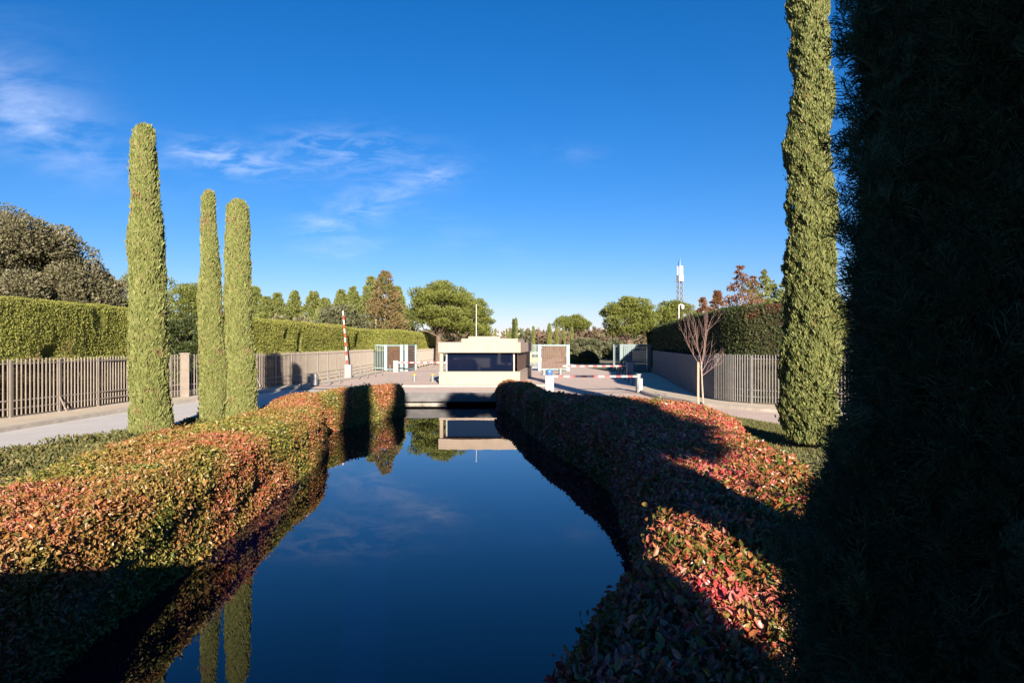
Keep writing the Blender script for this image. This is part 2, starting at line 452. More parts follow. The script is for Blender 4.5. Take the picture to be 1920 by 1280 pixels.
def sheet(name, poly, z, mat):
    mb = MB(); n = len(poly)
    mb.add([(x, y, z) for x, y in poly], [tuple(range(n))])
    o = mb.build(name, mat)
    import bmesh
    bm = bmesh.new(); bm.from_mesh(o.data)
    bmesh.ops.triangulate(bm, faces=bm.faces[:])
    for f in bm.faces:
        if f.normal.z < 0: f.normal_flip()
    bm.to_mesh(o.data); bm.free()
    return tag(o, kind='structure')

def raised(name, poly, z0, z1, mat, kerb_line=None):
    mb = MB(); n = len(poly)
    v = [(x, y, z0) for x, y in poly] + [(x, y, z1) for x, y in poly]
    mb.add(v, [(i, (i+1) % n, n+(i+1) % n, n+i) for i in range(n)])
    mb.add(v, [tuple(range(n, 2*n))])
    o = mb.build(name, mat)
    import bmesh
    bm = bmesh.new(); bm.from_mesh(o.data)
    bmesh.ops.triangulate(bm, faces=bm.faces[:])
    bmesh.ops.recalc_face_normals(bm, faces=bm.faces[:])
    bm.to_mesh(o.data); bm.free()
    return tag(o, kind='structure')

def kerb(name, line, w=0.22, z1=0.14):
    mb = MB()
    p = smooth_path(line, 0.8)
    t = unit(np.gradient(p, axis=0)); s = np.stack([t[:, 1], -t[:, 0]], 1)
    a, b = p - s*w/2, p + s*w/2
    z0 = -0.03
    P = np.stack([np.column_stack([a, np.full(len(p), z0)]), np.column_stack([a, np.full(len(p), z1-0.015)]), np.column_stack([a+s*0.02, np.full(len(p), z1)]),
                  np.column_stack([b-s*0.02, np.full(len(p), z1)]), np.column_stack([b, np.full(len(p), z1-0.015)]), np.column_stack([b, np.full(len(p), z0)])], 1)
    mb.grid(P)
    return tag(mb.build(name, M['kerb']), kind='structure')

L_FENCE = [(-21.5, 14), (-19.8, 20), (-18.7, 25.3), (-18.3, 29), (-18.1, 32.3), (-17.2, 35.2), (-15.6, 41), (-14.9, 46), (-14.5, 50), (-14.3, 56), (-14.4, 64), (-14.6, 72)]
L_KERB = [(-16.9, 4), (-16.8, 12), (-16.6, 22), (-16.3, 28.7), (-15.9, 32.5), (-15.2, 37), (-14.2, 42), (-13.4, 48), (-13.0, 56), (-13.0, 64), (-13.2, 71)]
L_VERGE = [(-12.6, 4), (-13.0, 10), (-13.4, 16), (-12.6, 19.5), (-11.7, 22), (-11.1, 26), (-10.3, 30), (-9.0, 34), (-7.2, 37.5), (-6.4, 39.6)]
R_FENCE = [(17, 27.3), (14.2, 28.9), (12.06, 30.4), (10.6, 32.0), (9.95, 34.0), (9.85, 36), (10.1, 38.5), (11.0, 46), (12.2, 55), (13.4, 65)]
R_KERB = [(16, 25), (13.5, 26.8), (11.25, 28.3), (9.5, 30.8), (8.3, 33.2), (7.6, 37.0), (7.7, 40.5), (8.6, 46), (9.6, 52), (10.6, 60), (11.3, 66)]
R_VERGE = [(13, 16), (11, 20), (9.6, 23.5), (8.4, 27.5), (6.8, 30.5), (4.0, 33.5), (2.2, 36), (1.3, 39.6)]

def roads():
    lk, lv, rk, rv = (smooth_path(x, 1.0) for x in (L_KERB, L_VERGE, R_KERB, R_VERGE))
    lf, rf = smooth_path(L_FENCE, 1.0), smooth_path(R_FENCE, 1.0)
    a = [tuple(p) for p in lk if p[1] <= 43] + [(-6.4, 43)] + [tuple(p) for p in lv[::-1]]
    sheet('road_pale_asphalt', a, 0.0, M['asphalt'])
    b = [(-6.4, 43.02)] + [tuple(p) for p in lk if p[1] > 43] + [(-12.5, 78), (-10.6, 110), (8.0, 110), (9.9, 72)] + [tuple(p) for p in rk[::-1] if p[1] > 43] + [(7.9, 43.02)]
    sheet('road_forecourt_pavers', b, 0.004, M['pavers'])
    c = [tuple(p) for p in rv] + [(1.2, 43)] + [(7.9, 43)] + [tuple(p) for p in rk[::-1] if p[1] < 43]
    sheet('road_entry_lane', c, 0.002, M['pavers'])
    off = lambda p, w: p + np.stack([unit(np.gradient(p, axis=0))[:, 1], -unit(np.gradient(p, axis=0))[:, 0]], 1)*w
    d = [tuple(p) for p in off(lk, -0.11)] + [tuple(p) for p in (lf + np.array((-0.5, 0.1)))[::-1]]
    raised('footway_beside_railings', d, -0.05, 0.12, M['sand'])
    e = [tuple(p) for p in off(rk, 0.11)] + [tuple(p) for p in (rf + np.array((0.5, 0.5)))[::-1]]
    raised('footway_beside_dark_hedge', e, -0.05, 0.12, M['sand'])
    kerb('kerb_along_road', L_KERB); kerb('kerb_along_entry_lane', R_KERB)
    kerb('kerb_along_planting', L_VERGE, 0.16, 0.10)
    isl = [(-7.2, 45.8), (1.0, 45.8), (2.6, 47), (2.9, 62), (-4.4, 62), (-5.6, 54), (-8.8, 48.5)]
    raised('island_paving', isl, -0.05, 0.10, M['pavers'])
    kerb('kerb_round_island', [(-8.9, 48.5), (-7.3, 45.72), (-5, 45.7), (-2, 45.7), (1.0, 45.7), (2.65, 46.9)], 0.2, 0.115)
    # grey path and lawn beyond the gates
    sheet('path_beyond_gate', [(5.0, 110), (8.0, 110), (15, 170), (20, 260), (17, 260), (12, 170)], -0.004, M['sand'])
    # shallow threshold strip across the entry lane
    sheet('road_threshold_strip', [(1.6, 39.9), (7.8, 39.9), (7.8, 40.25), (1.6, 40.25)], 0.006, M['concrete'])
    sheet('road_threshold_line', [(-15, 46.2), (-9, 46.2), (-9, 46.5), (-15, 46.5)], 0.012, M['concrete'])

def bridge():
    r = empty('footbridge', (-2.6, 39.6, 0), 0, 'low concrete bridge slab crossing the far end of the pond', 'bridge')
    d = MB(); d.box(-4.3, 4.2, 0.0, 6.0, -0.42, 0.008); d.build('deck', M['pavers'], r)
    f = MB(); f.box(-4.35, 4.25, -0.16, -0.002, -0.47, 0.03); f.build('fascia', M['concrete'], r)
    l = MB(); l.box(-3.75, -1.2, 0.25, 0.9, -1.2, -0.52); l.build('ledge', M['kerb'], r)

# ------------------------------------------------------------------ hedges
def pond_hedge(name, fin, fout, y0, y1, ztop, label, mat, n, near=False, seed=1, fine=1.0):
    ys = np.arange(y0, y1+1e-3, 0.2)
    a, b = fin(ys), fout(ys)
    th = np.linspace(-0.12, 1.0, 24)*math.pi
    mid, half = (a+b)/2, (b-a)/2
    sgn = np.sign(half[0])
    k = np.minimum(1, np.minimum((ys-y0)/0.9, (y1-ys)/0.9)); k = np.sqrt(np.clip(1-(1-k)**2, 0.03, 1))
    P = np.zeros((len(ys), len(th), 3))
    for j, t in enumerate(th):
        c = math.cos(t)
        ca = math.copysign(abs(c)**0.42, c)
        s = math.sin(t)
        x = mid - half*ca*k
        if s >= 0:
            z = -0.15 + (ztop+0.15)*(s**0.36)*(0.45+0.55*k)
        else:
            z = np.full_like(ys, -0.15-0.62*(-s/0.37)); x = mid - half*ca*k*(1.0-0.25*s)/max(abs(ca), 1e-3)
        if c < 0: z = np.maximum(z, -0.05)
        P[:, j, 0], P[:, j, 1], P[:, j, 2] = x, ys, z
    nr = np.zeros_like(P)
    du = np.gradient(P, axis=0); dv = np.gradient(P, axis=1)
    nr = unit(np.cross(dv, du))*(1 if sgn > 0 else -1)
    c0 = np.stack([mid, ys, np.full_like(ys, 0.0)], 1)[:, None]
    flip = np.sign(np.sum(nr*(P-c0), -1, keepdims=True)); flip[flip == 0] = 1
    nr = nr*flip
    P = P + nr*(wobble(P, 0.05, 1.6, seed)+wobble(P, 0.03, 5.0, seed+1))[..., None]
    mb = MB()
    mb.grid(P - nr*0.11, 1)
    def size(p): return fine*(0.042 + 0.0011*np.maximum(p[..., 1], 4))
    w = lambda p: 1/size(p)**2
    pts, ns = grid_sample(P, n, w)
    cc = np.stack([np.interp(pts[:, 1], ys, mid), pts[:, 1], np.zeros(n)], 1)
    fl = np.sign(np.sum(ns*(pts-cc), 1))[:, None]; fl[fl == 0] = 1
    ns = ns*fl
    sz = size(pts)*np.clip(np.exp(rng.normal(size=n)*0.34), 0.5, 2.0)
    stray = (rng.random(n) < 0.03)*rng.uniform(0.03, 0.12, n)
    pts = pts + ns*(wobble(pts, 0.045, 11.0, seed+3) + stray)[:, None]
    if near:
        m6 = pts[:, 1] < 13
        scatter(mb, pts[m6], ns[m6], sz[m6]*1.25, sz[m6]*0.62, out=0.55, up=0.35, rnd=0.8, jitter=0.12, six=True)
        pts, ns, sz = pts[~m6], ns[~m6], sz[~m6]
        scatter(mb, pts, ns, sz*1.15, sz*0.7, out=0.5, up=0.3, rnd=0.8, jitter=0.1)
    else:
        scatter(mb, pts, ns, sz*1.2, sz*0.8, out=0.35, up=0.3, rnd=0.9, jitter=0.15)
    return tag(mb.build(name, [mat, M['twigs']]), label, 'hedge')

def sweep_hedge(name, front, ztop, thick, n, mat, label, step_z=2.12, step=0.34, back=-1, dents=(), seed=3, leaf=0.11, core=None):
    """tall clipped hedge behind a railing: the front overhangs the railing above step_z; back = side (-1: towards -X)"""
    p = smooth_path(front, 0.5)
    t = unit(np.gradient(p, axis=0))
    s = np.stack([t[:, 1], -t[:, 0]], 1)*(-back)          # towards the front (road) side
    prof = [(-step, 0.0), (-step, 0.7), (-step, 1.4), (-step*0.9, step_z-0.08), (0.02, step_z+0.02)]
    for z in np.linspace(step_z+0.25, ztop-0.22, 9): prof.append((0.05*math.sin(z*2), z))
    prof += [(-0.06, ztop-0.08), (-0.2, ztop), (-thick*0.5, ztop+0.05), (-thick+0.2, ztop), (-thick, ztop-0.2), (-thick, ztop*0.5), (-thick, 0.0)]
    P = np.zeros((len(p), len(prof), 3)); N = np.zeros_like(P)
    arc = np.concatenate([[0], np.cumsum(np.linalg.norm(np.diff(p, axis=0), axis=1))])
    for j, (o, z) in enumerate(prof):
        P[:, j, :2] = p + s*o; P[:, j, 2] = z
    du = np.gradient(P, axis=0); dv = np.gradient(P, axis=1)
    N = unit(np.cross(du, dv))
    cen = np.concatenate([p - s*thick*0.5, np.full((len(p), 1), ztop*0.6)], 1)[:, None]
    P[:, :, 2] += (wobble(P, 0.06, 0.5, seed+5))*(P[:, :, 2] > step_z-0.3)
    sg = np.sign(np.sum(N*(P-cen), -1, keepdims=True)); sg[sg == 0] = 1
    N = N*sg
    P = P + N*(wobble(P, 0.07, 0.9, seed)+wobble(P, 0.04, 3.0, seed+1))[..., None]
    def dent(Q):
        o = np.zeros(Q.shape[:-1])
        for (dx, dy, dz, ra, rz, depth) in dents:
            q = (np.hypot(Q[..., 0]-dx, Q[..., 1]-dy)/ra)**2 + ((Q[..., 2]-dz)/rz)**2
            o += depth*np.exp(-q*q)
        return o
    D = dent(P)
    mb = MB()
    C = P - N*(0.06+D)[..., None]
    mb.grid(C[:, :5], 3); mb.grid(C[:, 4:], 1)
    for end in (0, -1):
        q = P[end] - N[end]*0.12
        mb.add(np.vstack([q, [q.mean(0)]]), [(i, i+1, len(q)) for i in range(len(q)-1)], 1)
    def size(q): return leaf*(0.55+0.011*np.clip(np.abs(q[..., 1]), 20, 110))
    pts, ns = grid_sample(P, n, lambda q: 1/size(q)**2)
    i = np.argmin(np.abs(p[None, :, 1]-pts[:, 1:2]), 1)
    c2 = np.concatenate([(p-s*thick*0.5)[i], np.full((n, 1), ztop*0.6)], 1)
    fl = np.sign(np.sum(ns*(pts-c2), 1))[:, None]; fl[fl == 0] = 1
    ns = ns*fl
    dd = dent(pts)
    pts = pts - ns*dd[:, None] + ns*wobble(pts, 0.035, 6.0, seed+8)[:, None]
    keep = rng.random(n) > dd*1.2
    pts, ns = pts[keep], ns[keep]
    sz = size(pts)*rng.uniform(0.7, 1.3, len(pts))
    low = pts[:, 2] < step_z-0.05
    scatter(mb, pts[~low], ns[~low], sz[~low]*1.3, sz[~low]*0.75, out=0.25, up=0.35, rnd=0.7, jitter=0.05)
    low &= rng.random(len(pts)) < 0.5
    scatter(mb, pts[low], ns[low], sz[low]*1.3, sz[low]*0.6, out=0.3, up=0.1, rnd=0.9, jitter=0.25, mat=2)
    return tag(mb.build(name, [mat, core or M['green_core'], M['dead_leaf'], M['twigs']]), label, 'hedge')

# ------------------------------------------------------------------ trees
def cypress(name, loc, h, r, n, mat, label, group=None, base=0.92, top=0.55, lumps=0.05, leaf=0.075, lean=(0, 0), loose=0.0, sprig=False, seed=1, cat='cypress', rfun=None):
    root = empty(name, loc, 0, label, cat, group)
    tr = MB(); tr.tube([(0, 0, -0.1), (0, 0, h*0.5), (lean[0]*0.9, lean[1]*0.9, h*0.93)], [r*0.22, r*0.13, 0.02], 8)
    tr.build('trunk', M['bark'], root)
    zs = np.linspace(0.04, 1.0, 70)
    def prof(t):
        body = base + (1-base)*np.clip(t/0.16, 0, 1)
        tap = 1-(1-top)*np.clip((t-0.05)/0.95, 0, 1)**1.0
        cap = np.sqrt(np.clip(1-np.clip((t-(1-0.55*r/h*1.6))/(0.55*r/h*1.6), 0, 1)**2, 0, 1))
        foot = np.sqrt(np.clip(1-(1-np.clip(t/0.018+0.45, 0, 1))**2, 0, 1))
        if rfun: return np.interp(t*h, rfun[0], rfun[1])*cap*foot
        return r*body*tap*cap*foot
    zs = np.concatenate([np.linspace(0.012, 0.9, 60), np.linspace(0.905, 1.0, 24)])
    a = np.linspace(0, 2*math.pi, 41)
    R = prof(zs)
    P = np.zeros((len(zs), len(a), 3))
    P[..., 0] = R[:, None]*np.cos(a)+(lean[0]*zs)[:, None]; P[..., 1] = R[:, None]*np.sin(a)+(lean[1]*zs)[:, None]; P[..., 2] = (zs*h)[:, None]
    nr = np.stack(np.broadcast_arrays(np.cos(a)[None], np.sin(a)[None], np.full((len(zs), 1), 0.1)), 2)
    Q = P*np.array((1, 1, 0.45))
    P = P + nr*(wobble(Q, lumps, 2.2, seed)+wobble(Q, lumps*0.7, 6.5, seed+1))[..., None]*np.minimum(1, R/(0.3*r)+0.1)[:, None, None]
    P[:, -1] = P[:, 0]
    cr = MB()
    cr.grid(P - nr*np.minimum(0.09+loose*0.6, R*0.5)[:, None, None], 1)
    pts, ns = grid_sample(P, n)
    ax = np.stack([lean[0]*pts[:, 2]/h, lean[1]*pts[:, 2]/h, pts[:, 2]], 1)
    o = unit(pts-ax); ns = np.where((np.sum(ns*o, 1) < 0)[:, None], -ns, ns)
    if sprig:
        seen = (ns @ np.array((-0.67, -0.74, 0.0)) > -0.8) & (pts[:, 2] < 4.6)
        seen &= (pts[:, 2] > 0.9)
        fronds(cr, pts[seen], ns[seen], leaf)
        ok = np.flatnonzero(seen)                     # boughs that stand off the column
        bi = rng.choice(ok, 260, replace=False)
        bd = unit(ns[bi]*0.75 + np.array((0, 0, 0.7)) + rng.normal(size=(260, 3))*0.25)
        bl = rng.uniform(0.04, 0.14, 260)
        k = np.repeat(np.arange(260), 34)
        q = rng.random(len(k))
        bp = pts[bi][k] + bd[k]*(bl[k]*q)[:, None] + rng.normal(size=(len(k), 3))*0.016*(1.2-q)[:, None]
        fronds(cr, bp, unit(bd[k] + rng.normal(size=(len(k), 3))*0.5), leaf*0.9)
        rest = (pts[:, 2] >= 4.6) | (pts[:, 2] <= 0.9)
        sz = rng.uniform(0.1, 0.18, n)
        scatter(cr, pts[rest], ns[rest], sz[rest]*1.4, sz[rest]*0.3, out=0.4, up=0.9, rnd=0.5, jitter=0.08)
    else:
        sz = leaf*rng.uniform(0.55, 1.5, n)
        pts = pts + ns*(wobble(pts*np.array((1, 1, 0.3)), 0.045, 9.0, seed+9) + (rng.random(n) < 0.012)*rng.uniform(0.02, 0.10, n))[:, None]*min(1, r/0.4)
        if loose:                                    # tufts that stand off the column
            q = wobble(pts*np.array((1, 1, 0.6)), 1.0, 9.0, seed+7)
            keep = rng.random(n) < np.clip(0.75+q*0.6, 0.15, 1)
            pts, ns, sz, q = pts[keep], ns[keep], sz[keep], q[keep]
            pts = pts + ns*(np.clip(q, -1, 1)*loose)[:, None]
        scatter(cr, pts, ns, sz*1.6, sz*0.6, out=0.25, up=0.95, rnd=0.5, jitter=0.05+loose*0.4)
    cr.build('crown', [mat, M['dark_twigs'] if sprig else M['twigs']], root)
    return root

def fronds(mb, pts, ns, L):
    """feathery sprays: a stem with side twigs, each twig a thin blade"""
    n = len(pts)
    up = np.array((0, 0, 1.0))
    t = rng.normal(size=(n, 3))*0.55
    d = unit(ns*rng.uniform(0.5, 1.1, (n, 1)) + up*rng.uniform(0.5, 1.2, (n, 1)) + t)
    s = unit(np.cross(d, rng.normal(size=(n, 3))))
    le = L*rng.uniform(0.6, 1.4, n)*np.where(rng.random(n) < 0.05, 1.8, 1.0)
    nn = np.cross(s, d)
    p0 = pts - ns*0.05
    v, f = leaf_arrays(p0, d, nn, le, 0.0024, False); mb.add(v, f, 0)
    for k in range(9):
        u = 0.25 + 0.72*k/9
        sd = 1 if k % 2 else -1
        dd = unit(d*rng.uniform(0.7, 1.1, (n, 1)) + s*sd*rng.uniform(0.5, 0.95, (n, 1)) + rng.normal(size=(n, 3))*0.16)
        ll = le*(0.55*(1-u)+0.16)*rng.uniform(0.8, 1.2, n)
        b = p0 + d*(le*u)[:, None]
        v, f = leaf_arrays(b, dd, nn, ll, 0.0028, False); mb.add(v, f, 0)
        for q in (0.45, 0.75):
            d3 = unit(dd + s*sd*0.3 + rng.normal(size=(n, 3))*0.45 + d*0.3)
            v, f = leaf_arrays(b+dd*(ll*q)[:, None], d3, nn, ll*0.5, 0.0026, False); mb.add(v, f, 0)

def clump_leaves(mb, centers, radii, n_each, leaf, flat=0.75, up=0.45, wid=0.5, mat=0):
    """leaf tufts over the outer shells of many clumps"""
    centers = np.asarray(centers); radii = np.asarray(radii)
    k = np.repeat(np.arange(len(centers)), n_each)
    d = unit(rng.normal(size=(len(k), 3)))
    rr = radii[k]*rng.uniform(0.35, 1.06, len(k))**0.5
    p = centers[k] + d*rr[:, None]*np.array((1, 1, flat))
    sz = leaf*rng.uniform(0.6, 1.4, len(k))
    scatter(mb, p, d, sz*1.3, sz*wid*1.3, out=0.7, up=up, rnd=0.6, jitter=0.0, mat=mat)

def crown_points(n, rx, ry, zlo, zhi, shape, minr=0.55):
    """clump centres in the outer part of a crown; shape(u) gives the relative radius at relative height u"""
    out = []
    while len(out) < n:
        u = rng.random(); a = rng.random()*6.283; q = rng.uniform(minr, 1.0) if rng.random() < 0.8 else rng.random()
        w = shape(u)
        if rng.random() > w+0.15: continue
        out.append((math.cos(a)*rx*w*q, math.sin(a)*ry*w*q, zlo+(zhi-zlo)*u))
    return np.array(out)

def limb(mb, a, b, r0, r1, sag=0.15, seg=6):
    a, b = np.array(a, float), np.array(b, float)
    m = (a+b)/2 + np.array((rng.normal()*0.12, rng.normal()*0.12, -sag))*np.linalg.norm(b-a)
    mb.tube([a, (a+m)/2+0.0, m, (m+b)/2, b], np.linspace(r0, r1, 5), seg)

def stone_pine(name, loc, h, spread, trunk_h, n_cl, n_leaf, label, group=None, leaf=0.24, dome=0.5, trunk_r=0.3, lean=0.0, mat=None):
    root = empty(name, loc, rng.random()*0.5, label, 'pine tree', group)
    t = MB()
    fork = np.array((lean, 0.1, trunk_h))
    t.tube([(0, 0, -0.1), (lean*0.3, 0, trunk_h*0.35), (lean*0.7, 0.05, trunk_h*0.7), fork], [trunk_r*1.25, trunk_r, trunk_r*0.85, trunk_r*0.75], 10)
    zlo = trunk_h + (h-trunk_h)*0.18
    cs = crown_points(int(n_cl*0.68), spread/2*0.86, spread/2*0.88, zlo, h-spread*0.07, lambda u: math.sqrt(max(0.02, 1-((u-0.28)/0.74)**2)) if u > 0.28 else 0.72+u, 0.5)
    cs[:, 0] += lean
    for k in range(14):
        c = cs[rng.integers(len(cs))]
        limb(t, fork - np.array((0, 0, rng.random()*trunk_h*0.15)), c-np.array((0, 0, 0.3)), trunk_r*0.24, 0.03, 0.10)
    t.build('trunk', M['bark'], root)
    c = MB()
    rad = rng.uniform(0.085, 0.14, len(cs))*spread
    clump_leaves(c, cs, rad, int(n_leaf*1.5), leaf*0.85, flat=0.62, up=0.8, wid=0.34)
    c.build('crown', mat or M['pine_leaf'], root)
    return root

def broad_tree(name, loc, h, w, d, n_cl, n_leaf, leaf, mat, label, group=None, zlo=0.2, cat='tree', cl=0.14, rz=0.0, shape=None):
    root = empty(name, loc, rz, label, cat, group)
    t = MB(); t.tube([(0, 0, -0.1), (0.05, 0, h*0.3), (0.1, 0.1, h*0.55)], [h*0.035, h*0.028, h*0.015], 9)
    cs = crown_points(n_cl, w/2*0.86, d/2*0.86, h*zlo, h*0.93, shape or (lambda u: math.sqrt(max(0.03, 1-((u-0.35)/0.66)**2)) if u > 0.35 else 0.8+0.5*u), 0.62)
    for k in range(9):
        c = cs[rng.integers(len(cs))]*np.array((0.7, 0.7, 0.95))
        limb(t, (0.05, 0.05, h*(0.2+0.3*rng.random())), c, h*0.009, 0.02, 0.05)
    t.build('trunk', M['pale_bark'], root)
    c = MB()
    clump_leaves(c, cs, rng.uniform(cl*0.7, cl*1.25, len(cs))*min(w, h), n_leaf, leaf, flat=0.85, up=0.35, wid=0.6)
    c.build('crown', mat, root)
    return root

def conifer(name, loc, h, w, n_br, per, leaf, mat, label, group=None, zlo=0.06, trunks=1, cat='conifer', bare=0.0, bark=None, power=0.85):
    """pointed conifer of drooping branch sprays"""
    root = empty(name, loc, rng.random()*3, label, cat, group)
    t = MB()
    for q in range(trunks):
        ox = (q-(trunks-1)/2)*w*0.13
        t.tube([(ox, 0, -0.1), (ox*1.1, 0, h*0.5), (ox*0.6, 0, h*0.97)], [h*0.017, h*0.010, 0.02], 7)
    c = MB()
    u = zlo + (1-zlo)*rng.random(n_br)**0.9
    az = rng.random(n_br)*6.283
    Lb = w/2*(np.clip(1-u, 0, 1)**power)*rng.uniform(0.72, 1.12, n_br)+w*0.03
    k = np.repeat(np.arange(n_br), per)
    q = rng.random(len(k))**0.6
    dirx, diry = np.cos(az[k]), np.sin(az[k])
    r = Lb[k]*(bare+(1-bare)*q)
    z = u[k]*h + r*0.12 - 0.10*r*q*2 + rng.normal(size=len(k))*0.05*w*(1-u[k])
    side = rng.normal(size=len(k))*0.10*Lb[k]
    p = np.stack([dirx*r - diry*side, diry*r + dirx*side, z], 1)
    n0 = unit(np.stack([dirx, diry, np.full(len(k), 0.5)], 1))
    sz = leaf*rng.uniform(0.6, 1.4, len(k))
    scatter(c, p, n0, sz*1.5, sz*0.62, out=0.7, up=0.6, rnd=0.5, jitter=0.1)
    for i in rng.choice(n_br, min(26, n_br), replace=False):
        t.tube([(0, 0, u[i]*h), (math.cos(az[i])*Lb[i]*0.9, math.sin(az[i])*Lb[i]*0.9, u[i]*h+Lb[i]*0.2)], [h*0.004, 0.012], 5)
    t.build('trunk', bark or M['pale_bark'], root)
    c.build('crown', mat, root)
    return root

def dome_bush(name, loc, r, h, n, leaf, mat, label, cat='shrub', group=None):
    a = np.linspace(0, 2*math.pi, 33); b = np.linspace(-0.1, math.pi/2, 14)
    P = np.stack([r*np.cos(b)[:, None]**0.8*np.cos(a), r*np.cos(b)[:, None]**0.8*np.sin(a), np.broadcast_to((h*np.sin(b))[:, None], (14, 33))], 2) if False else None
    cb = np.clip(np.cos(b), 0, 1)
    P = np.zeros((14, 33, 3)); P[..., 0] = r*cb[:, None]*np.cos(a); P[..., 1] = r*cb[:, None]*np.sin(a); P[..., 2] = (h*np.sin(b))[:, None]
    mb = MB(); mb.grid(P*0.93, 1)
    pts, ns = grid_sample(P, n)
    ns = np.where((np.sum(ns*pts, 1) < 0)[:, None], -ns, ns)
    sz = leaf*rng.uniform(0.7, 1.3, n)
    scatter(mb, pts, ns, sz*1.3, sz*0.75, out=0.5, up=0.3, rnd=0.7, jitter=0.08)
    o = mb.build(name, [mat, M['twigs']]); o.location = loc
    return tag(o, label, cat, group)

# ------------------------------------------------------------------ built things
def railing(name, line, label, z1=2.22, bay=2.4, pitch=0.185, mat='fence_pale', screen=None, z0=0.12):
    p = smooth_path(line, 0.05)
    arc = np.concatenate([[0], np.cumsum(np.linalg.norm(np.diff(p, axis=0), axis=1))])
    def at(s): return np.array((np.interp(s, arc, p[:, 0]), np.interp(s, arc, p[:, 1])))
    nb = max(1, round(arc[-1]/bay)); bl = arc[-1]/nb
    root = empty(name, (at(0)[0], at(0)[1], 0), 0, label, 'fence')
    o = at(0)
    for i in range(nb):
        mb = MB()
        s0, s1 = i*bl, (i+1)*bl
        a, b = at(s0+0.05)-o, at(s1-0.05)-o
        for z in (z0+0.32, z0+0.62, z1-0.18):
            mb.bar((a[0], a[1], z), (b[0], b[1], z), 0.03, 0.045)
        m = max(2, int(bl/pitch))
        ang = math.atan2(b[1]-a[1], b[0]-a[0])
        for j in range(m):
            q = at(s0+bl*(j+0.5)/m)-o
            mb.bar((q[0], q[1], z0+0.06), (q[0], q[1], z1+0.02*math.sin(j*1.7)), 0.036, 0.036, 0, (math.cos(ang), math.sin(ang), 0))
        mb.build('picket_panel', M[mat], root)
        pp = MB(); q = at(s0)-o
        pp.bar((q[0], q[1], z0-0.15), (q[0], q[1], z1-0.04), 0.07, 0.07, 0, (math.cos(ang), math.sin(ang), 0))
        if i % 2 == 0:
            pp.bar((q[0], q[1], z0+0.65), (q[0]+0.35, q[1]-0.05, z0-0.02), 0.04, 0.04)
        pp.build('post', M[mat], root)
        if screen and screen(at((s0+s1)/2)):
            sc = MB()
            nrm = np.array((-math.sin(ang), math.cos(ang)))
            if o[0] > 0: nrm = -nrm
            a2, b2 = at(s0)-o+nrm*0.09, at(s1)-o+nrm*0.09
            sc.add([(a2[0], a2[1], z0), (b2[0], b2[1], z0), (b2[0], b2[1], z1-0.08), (a2[0], a2[1], z1-0.08)], [(0, 1, 2, 3)])
            a3, b3 = a2+nrm*0.02, b2+nrm*0.02
            sc.add([(a3[0], a3[1], z0), (b3[0], b3[1], z0), (b3[0], b3[1], z1-0.08), (a3[0], a3[1], z1-0.08)], [(3, 2, 1, 0)])
            sc.build('screen_panel', M['screen'], root)
    return root

def booth():
    F = [(-5.0, 46.8), (0.55, 46.8), (1.75, 59.5), (-4.2, 59.5)]
    r = empty('gatehouse', (0, 0, 0), 0, 'low cream stone gatehouse with dark band of glass and stepped flat roof', 'building')
    def inset(poly, d):
        c = np.mean(poly, 0)
        P = np.array(poly); n = len(P); out = []
        for i in range(n):
            e0 = unit(P[i]-P[i-1]); e1 = unit(P[(i+1) % n]-P[i])
            n0, n1 = np.array((-e0[1], e0[0])), np.array((-e1[1], e1[0]))
            m = n0+n1; m /= np.dot(m, n0)
            out.append(tuple(P[i]+m*d))
        return out
    w = MB(); w.prism(F, 0.0, 0.93); w.build('wall', M['stone'], r)
    cp = MB(); cp.prism(inset(F, -0.03), 0.932, 0.97); cp.build('sill', M['stone'], r)
    rf = MB(); rf.prism(inset(F, -0.04), 2.27, 2.98); rfo = rf.build('roof', M['stone'], r)
    t2 = MB(); t2.prism([(-3.6, 48.6), (0.4, 48.6), (1.2, 58), (-3.2, 58)], 2.982, 3.24); t2.build('roof_step', M['stone'], rfo)
    t3 = MB(); t3.prism([(-3.2, 50.2), (-0.9, 50.2), (-0.4, 56), (-2.8, 56)], 3.242, 3.42); t3.build('roof_step', M['stone'], rfo)
    G = inset(F, 0.18)
    gl = MB()
    q = inset(F, 0.45)
    gl.add([(q[0][0], q[0][1], 0.972), (q[1][0], q[1][1], 0.972), (q[1][0], q[1][1], 2.268), (q[0][0], q[0][1], 2.268)], [(0, 1, 2, 3)])
    gl.add([(q[3][0], q[3][1], 0.972), (q[0][0], q[0][1], 0.972), (q[0][0], q[0][1], 2.268), (q[3][0], q[3][1], 2.268)], [(0, 1, 2, 3)])
    gl.add([(q[1][0], q[1][1], 0.972), (q[2][0], q[2][1], 0.972), (q[2][0], q[2][1], 2.268), (q[1][0], q[1][1], 2.268)], [(0, 1, 2, 3)])
    gl.add([(q[2][0], q[2][1], 0.972), (q[3][0], q[3][1], 0.972), (q[3][0], q[3][1], 2.268), (q[2][0], q[2][1], 2.268)], [(0, 1, 2, 3)])
    win = gl.build('window', M['glass'], r)
    for x0, y0 in ((q[0][0], q[0][1]), (q[1][0], q[1][1])):
        fr = MB(); fr.box(x0-0.05, x0+0.05, y0-0.055, y0+0.03, 0.972, 2.268); fr.build('frame_upright', M['lilac'], win)
    pl = MB(); pl.box(-4.97, -4.74, 46.95, 47.3, 0.972, 2.268); pl.build('pier', M['stone'], r)
    # pierced brown sunscreen along the right side
    s = MB(); a, b = np.array(G[1])+np.array((0.02, 0.25)), np.array(G[2])
    lat_bars(s, a, b, 1.0, 2.25, 22, 7, 0.75)
    s.build('sunscreen', M['gate_brown'], r)

